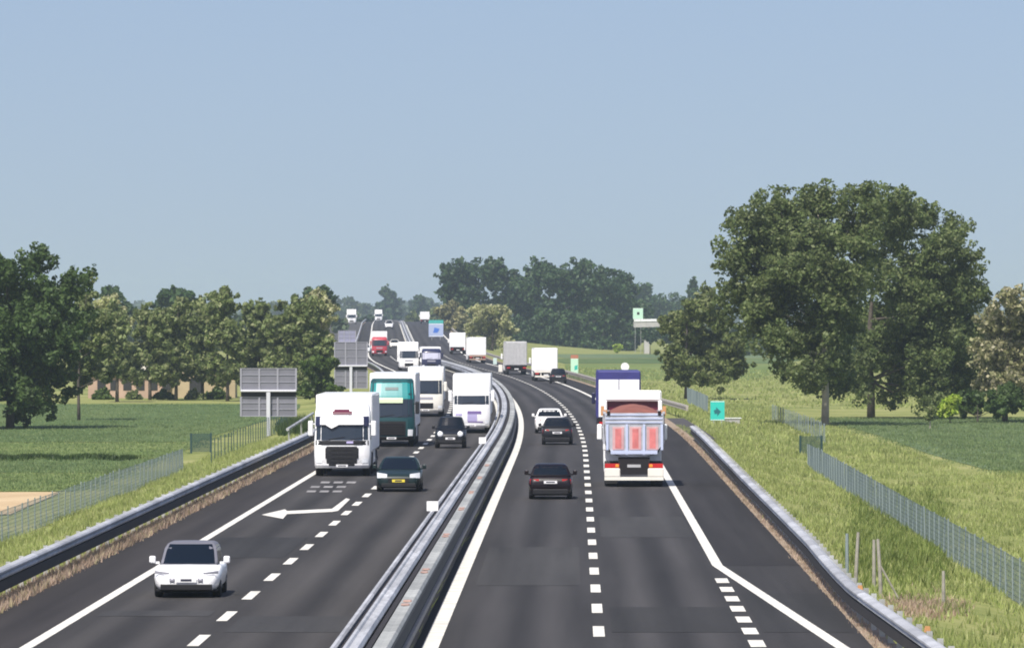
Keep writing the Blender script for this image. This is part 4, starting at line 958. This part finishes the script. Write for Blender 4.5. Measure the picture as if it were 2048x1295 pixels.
for px, py, lab in ((1710, 1172, 'small orange reflector behind the right guard rail farther from the camera'), (1843, 1254, 'small orange reflector behind the right guard rail nearest the camera')):
    X, Y, z = at(px, py, .85); r = empty('orange_reflector', (X + .12, Y, .5)); tag(r, lab, 'reflector', 'orange reflectors on the right guard rail')
    a = MB(); a.box(-.02, .02, -.02, .02, -.5, .3); a.build('stem', galv_dull, r)
    a = MB(); a.loft([[(-.07, -.03, .26), (.07, -.03, .26), (.07, .03, .26), (-.07, .03, .26)], [(-.05, -.03, .38), (.05, -.03, .38), (.05, .03, .38), (-.05, .03, .38)]]); a.build('lens', orange, r)
blades('dry_grass', 'dry straw patch around the short wooden post', [onground(random.gauss(1840, 40), random.gauss(1215, 10)) for _ in range(700)], blade_dry, .06, .22, .05, 4, .1)

# ------------------------------------------------------------------ signs
def signback_panel(label, px, py, w, z0, z1, zb, pole=True, cols=3, lower=True, Y=None, pm=signback):
    if Y is None: X, Y, z = onground(px, py)
    else: X = (px - CX) * Y / F; z = gxy(X, Y)
    r = empty('road_sign', (X, Y, z), 0); tag(r, label, 'road sign', 'backs of large road signs')
    parts = [(zb + .12, z1)] + ([(z0, zb - .35)] if lower else [])
    a = MB()
    for p0, p1 in parts: a.box(-w / 2, w / 2, .0, .04, p0, p1)
    if lower: a.box(-w / 2, w / 2, .02, .05, zb - .36, zb + .13, 1)  # dark strip between the panels paints the shadow under the beam
    pn = a.build('panel', [pm, dark_open_shade], r)
    a = MB()
    for p0, p1 in parts:
        for k in range(cols + 1):
            x = -w / 2 + w * k / cols; a.box(x - .06, x + .06, -.07, 0, p0, p1)
        for t in (.0, .36, .7, 1): a.box(-w / 2, w / 2, -.045, -.002, lerp(p0, p1 - .05, t), lerp(p0, p1 - .05, t) + .05)
    a.build('frame', signframe, pn)
    a = MB(); a.box(-w / 2 - .02, w / 2 + .02, -.35, -.08, zb, zb + .12, 0, .02); a.build('beam', signbeam, r)
    a = MB(); a.box(-.14, .14, -.32, -.10, -.4, zb - .001, 0, .03); a.build('post', signbeam, r)
    return r
signback_panel('large grey sign back on a white pole left of the white lorry', 537, 871, 3.85, 1.35, 4.72, 3.08)
signback_panel('grey sign back half hidden behind the teal lorry', 702, 792, 3.25, .55, 5.2, 2.75, Y=660)
signback_panel('small bluish sign back farthest along the left edge', 694, 720, 2.9, 1.9, 4.1, 2.0, Y=1120, lower=False, pm=mat('bluish_sign_back', (.24, .24, .34), .6))
def front_sign(label, px, py, w, h, z0, m, Y=None, mark=None, top=None, name='road_sign', rot=0.0):
    if Y is None: X, Y, z = onground(px, py)
    else: X = (px - CX) * Y / F; z = gxy(X, Y)
    r = empty(name, (X, Y, z), rot); tag(r, label, 'road sign')
    a = MB(); a.box(-w / 2, w / 2, -.03, 0, z0, z0 + h, 0, .01); pn = a.build('panel', m, r)
    a = MB(); b = w * .06
    for x0, x1, q0, q1 in ((-w / 2 + b * .4, w / 2 - b * .4, z0 + b * .4, z0 + b), (-w / 2 + b * .4, w / 2 - b * .4, z0 + h - b, z0 + h - b * .4)): a.box(x0, x1, -.036, -.03, q0, q1)
    a.build('border', signwhite, pn)
    if mark:
        a = MB(); a.face([(w * x, -.042, z0 + h * q) for x, q in mark[0]]); a.build('symbol', mark[1], pn)
    if top:
        a = MB(); a.box(-w / 2, w / 2, -.035, .005, z0 + h + .02, z0 + h + top[0]); a.build('top_plate', top[1], r)
    a = MB(); [a.box(x - .04, x + .04, .002, .08, -.4, z0 + h * .9) for x in (-w * .28, w * .28)]; a.build('post', galv_dull, r)
    return r
arrow = [(-.26, .52), (-.08, .58), (-.12, .70), (.24, .46), (-.02, .22), (-.02, .36), (-.2, .34)]
front_sign('small turquoise sign with a dark arrow beside the right verge', 1435, 852, 1.02, 1.4, .42, mat('turquoise_sign', (.03, .50, .42), .45), mark=(arrow, mat('dark_green_symbol', (.01, .13, .15), .5)))
front_sign('pale green and white sign with a red top at the bend', 1149, 742, 1.0, 2.2, .3, mat('pale_mint_sign', (.48, .72, .55), .5), Y=880, top=(.5, mat('brick_red_plate', (.40, .16, .10), .5)), mark=([(.0, .3), (.4, .36), (.4, .62), (.0, .55)], greensign))
front_sign('blue and white direction sign beside the far carriageway', 872, 690, 3.0, 2.7, H + (HY - 673) * 1350 / F - gxy((872 - CX) * 1350 / F, 1350), mat('light_blue_sign', (.36, .43, .60), .5), Y=1350, mark=([(-.2, .3), (.1, .3), (.25, .6), (-.1, .7)], bluesign), top=(.7, mat('sea_green_plate', (.05, .38, .34), .5)))
# round white sign beyond the blue lorry
X, Y, z = (1250 - CX) * 520 / F, 520.0, 0
r = empty('round_sign', (X, Y, gxy(X, Y))); tag(r, 'round white sign showing above the blue lorry roof', 'road sign')
zc = H + (HY - 733) * Y / F - gxy(X, Y)
a = MB(); a.loft([[(rr * math.cos(k * math.pi / 8), yy, zc + rr * math.sin(k * math.pi / 8)) for k in range(16)] for yy, rr in ((-.02, .30), (-.02, .33), (.02, .33))]); a.build('disc', signwhite, r)
a = MB(); a.box(-.04, .04, .021, .09, -.3, zc + .2); a.build('post', galv_dull, r)
# concrete culvert head by the turquoise sign
X, Y, z = onground(1452, 846); r = empty('culvert_wall', (X, Y, z), .25); tag(r, 'pale concrete culvert wall beside the turquoise sign', 'wall')
a = MB(); a.box(-1.1, 1.1, -.12, .12, -.3, .35, 0, .03); a.build('head_wall', concrete, r)
a = MB(); a.box(-1.2, 1.2, -.18, .18, .351, .43, 0, .02); a.build('coping', signwhite, r)
# lay-by apron between the two right-hand rails
mb = MB(); mb.grid([[(xr(y) + u, y, max(gz(u, y), -.06) + .03) for u in (5.9, 6.8, 7.8)] for y in np.arange(386, 470, 6.0)])
tag(mb.build('path', MATS['asphalt_shoulder_outgoing'] if 'asphalt_shoulder_outgoing' in MATS else mat('lay_by_asphalt', (.06, .055, .052), .9, noise=.2), smooth=True), kind='structure')

# ------------------------------------------------------------------ farm wall, overpass
X0 = (165 - CX) * 712 / F; X1 = (470 - CX) * 712 / F
r = empty('farm_building', (X0, 712, -1.8)); tag(r, 'long low farm building with pink and tan walls behind the left row of trees', 'building')
Lb = X1 - X0
a = MB(); a.box(.6, Lb * .56, 0, 6, -.3, 2.7); a.build('wall', wall_pink, r)
a = MB(); a.box(Lb * .56 + .01, Lb, .4, 6, -.3, 2.8); tag(a.build('wall', wall_tan, r), 'tan right-hand wall')
a = MB(); a.loft([[(.2, -.5, 2.7), (Lb * .57, -.5, 2.7), (Lb * .57, 6.4, 2.7), (.2, 6.4, 2.7)], [(.2, 2.9, 4.0), (Lb * .57, 2.9, 4.0), (Lb * .57, 3.1, 4.0), (.2, 3.1, 4.0)]])
a.build('roof', roof_pale, r)
for k in range(6):
    x = 1.6 + k * Lb * .085
    w_ = MB(); w_.box(x, x + .9, -.04, .02, .9, 2.0); f_ = w_.build('window', dark_open_shade, r)
for x in (Lb * .70,):
    w_ = MB(); w_.box(x, x + 1.3, .34, .42, -.1, 2.2); w_.build('door', dark_open_shade, r)
Yo = 1520.0
xo0, xo1 = (1268 - CX) * Yo / F, (1420 - CX) * Yo / F
r = empty('overpass', (0, 0, 0)); tag(r, 'pale concrete overpass deck beside the clump of tall trees', 'bridge')
ztop = lambda px, py: H + (HY - py) * Yo / F
a = MB(); a.loft([[(x, Yo + dy, ztop(0, y_)+dz) for dy, dz in ((0, 0), (9, 0), (9, -1.3), (0, -1.3))] for x, y_ in ((xo0, 643), (xo0 + 8, 641.5), (xo1, 637))]); dk = a.build('deck', concrete, r)
a = MB(); a.loft([[(x, Yo + dy, ztop(0, y_)+dz) for dy, dz in ((-.15, .55), (.1, .55), (.1, 0), (-.15, 0))] for x, y_ in ((xo0, 643), (xo0 + 8, 641.5), (xo1, 637))]); a.build('parapet', signwhite, dk)
for x in (xo0 + 3, xo0 + 13):
    a = MB(); a.box(x - .6, x + .6, Yo + 2, Yo + 7, -2, ztop(0, 643) - 1.3); a.build('pier', concrete, r)
front_sign('pale mint sign standing at the end of the overpass', 1276, 700, 2.3, 2.5, H + (HY - 640) * 1512 / F + 1.8, MATS['pale_mint_sign'], Y=1512, mark=([(-.1, .4), (.15, .4), (.15, .65), (-.1, .65)], dark_open_shade))

# ------------------------------------------------------------------ haze, light, camera
m = bpy.data.materials.new('air'); m.use_nodes = True; nt = m.node_tree
nt.nodes.remove(nt.nodes['Principled BSDF']); pv = nt.nodes.new('ShaderNodeVolumePrincipled')
pv.inputs['Color'].default_value = (.66, .79, .94, 1); pv.inputs['Density'].default_value = .00011; pv.inputs['Anisotropy'].default_value = .2
nt.links.new(pv.outputs[0], nt.nodes['Material Output'].inputs['Volume'])
mb = MB(); mb.box(-1500, 1500, -60, 8200, -3.0, 45)
tag(mb.build('haze', m), kind='stuff')

LIFT, SKYS = .085, .10
SUN_EL, SUN_AZ = 55.0, 23.0            # azimuth measured from behind the camera towards the left
sv = (-math.sin(R(SUN_AZ)) * math.cos(R(SUN_EL)), -math.cos(R(SUN_AZ)) * math.cos(R(SUN_EL)), math.sin(R(SUN_EL)))
ld = bpy.data.lights.new('sun', 'SUN'); ld.energy = 4.3; ld.angle = R(.53); ld.color = (1, .955, .88)
sun = bpy.data.objects.new('sun', ld); C.objects.link(sun); sun.location = (0, 0, 60)
from mathutils import Vector
sun.rotation_euler = Vector(sv).to_track_quat('Z', 'Y').to_euler()
w = bpy.data.worlds.new('World'); SC.world = w; w.use_nodes = True
nt = w.node_tree; bg = nt.nodes['Background']; sk = nt.nodes.new('ShaderNodeTexSky'); sk.sky_type = 'NISHITA'; sk.sun_disc = False
sk.sun_elevation = R(SUN_EL); sk.sun_rotation = math.atan2(sv[0], sv[1]); sk.altitude = 100; sk.air_density = 1.0; sk.dust_density = 2.2; sk.ozone_density = 3.2
tcw = nt.nodes.new('ShaderNodeTexCoord'); lift = nt.nodes.new('ShaderNodeVectorMath'); lift.operation = 'ADD'; lift.inputs[1].default_value = (0, 0, LIFT)
nrm = nt.nodes.new('ShaderNodeVectorMath'); nrm.operation = 'NORMALIZE'          # clear air: the sky's pale horizon band lies a little lower
nt.links.new(tcw.outputs['Generated'], lift.inputs[0]); nt.links.new(lift.outputs[0], nrm.inputs[0]); nt.links.new(nrm.outputs[0], sk.inputs['Vector'])
tint = nt.nodes.new('ShaderNodeMix'); tint.data_type = 'RGBA'; tint.blend_type = 'MULTIPLY'; tint.inputs['Factor'].default_value = 1; tint.inputs[7].default_value = (1.11, 1.005, 1.02, 1)
nt.links.new(sk.outputs[0], tint.inputs[6]); nt.links.new(tint.outputs[2], bg.inputs['Color']); bg.inputs['Strength'].default_value = SKYS
cd = bpy.data.cameras.new('camera'); cd.sensor_width = 36; cd.lens = F / 2048 * 36; cd.clip_start = 1; cd.clip_end = 20000
cam = bpy.data.objects.new('camera', cd); C.objects.link(cam); cam.location = (0, 0, H)
cam.rotation_euler = (R(90) - math.atan((647.5 - HY) / F), 0, 0)
SC.camera = cam
SC.view_settings.view_transform = 'Standard'; SC.view_settings.look = 'None'; SC.view_settings.exposure = .4; SC.view_settings.gamma = 1
SC.cycles.filter_width = 1.9
SC.cycles.use_denoising = True
SC.cycles.max_bounces = 6; SC.cycles.volume_bounces = 1
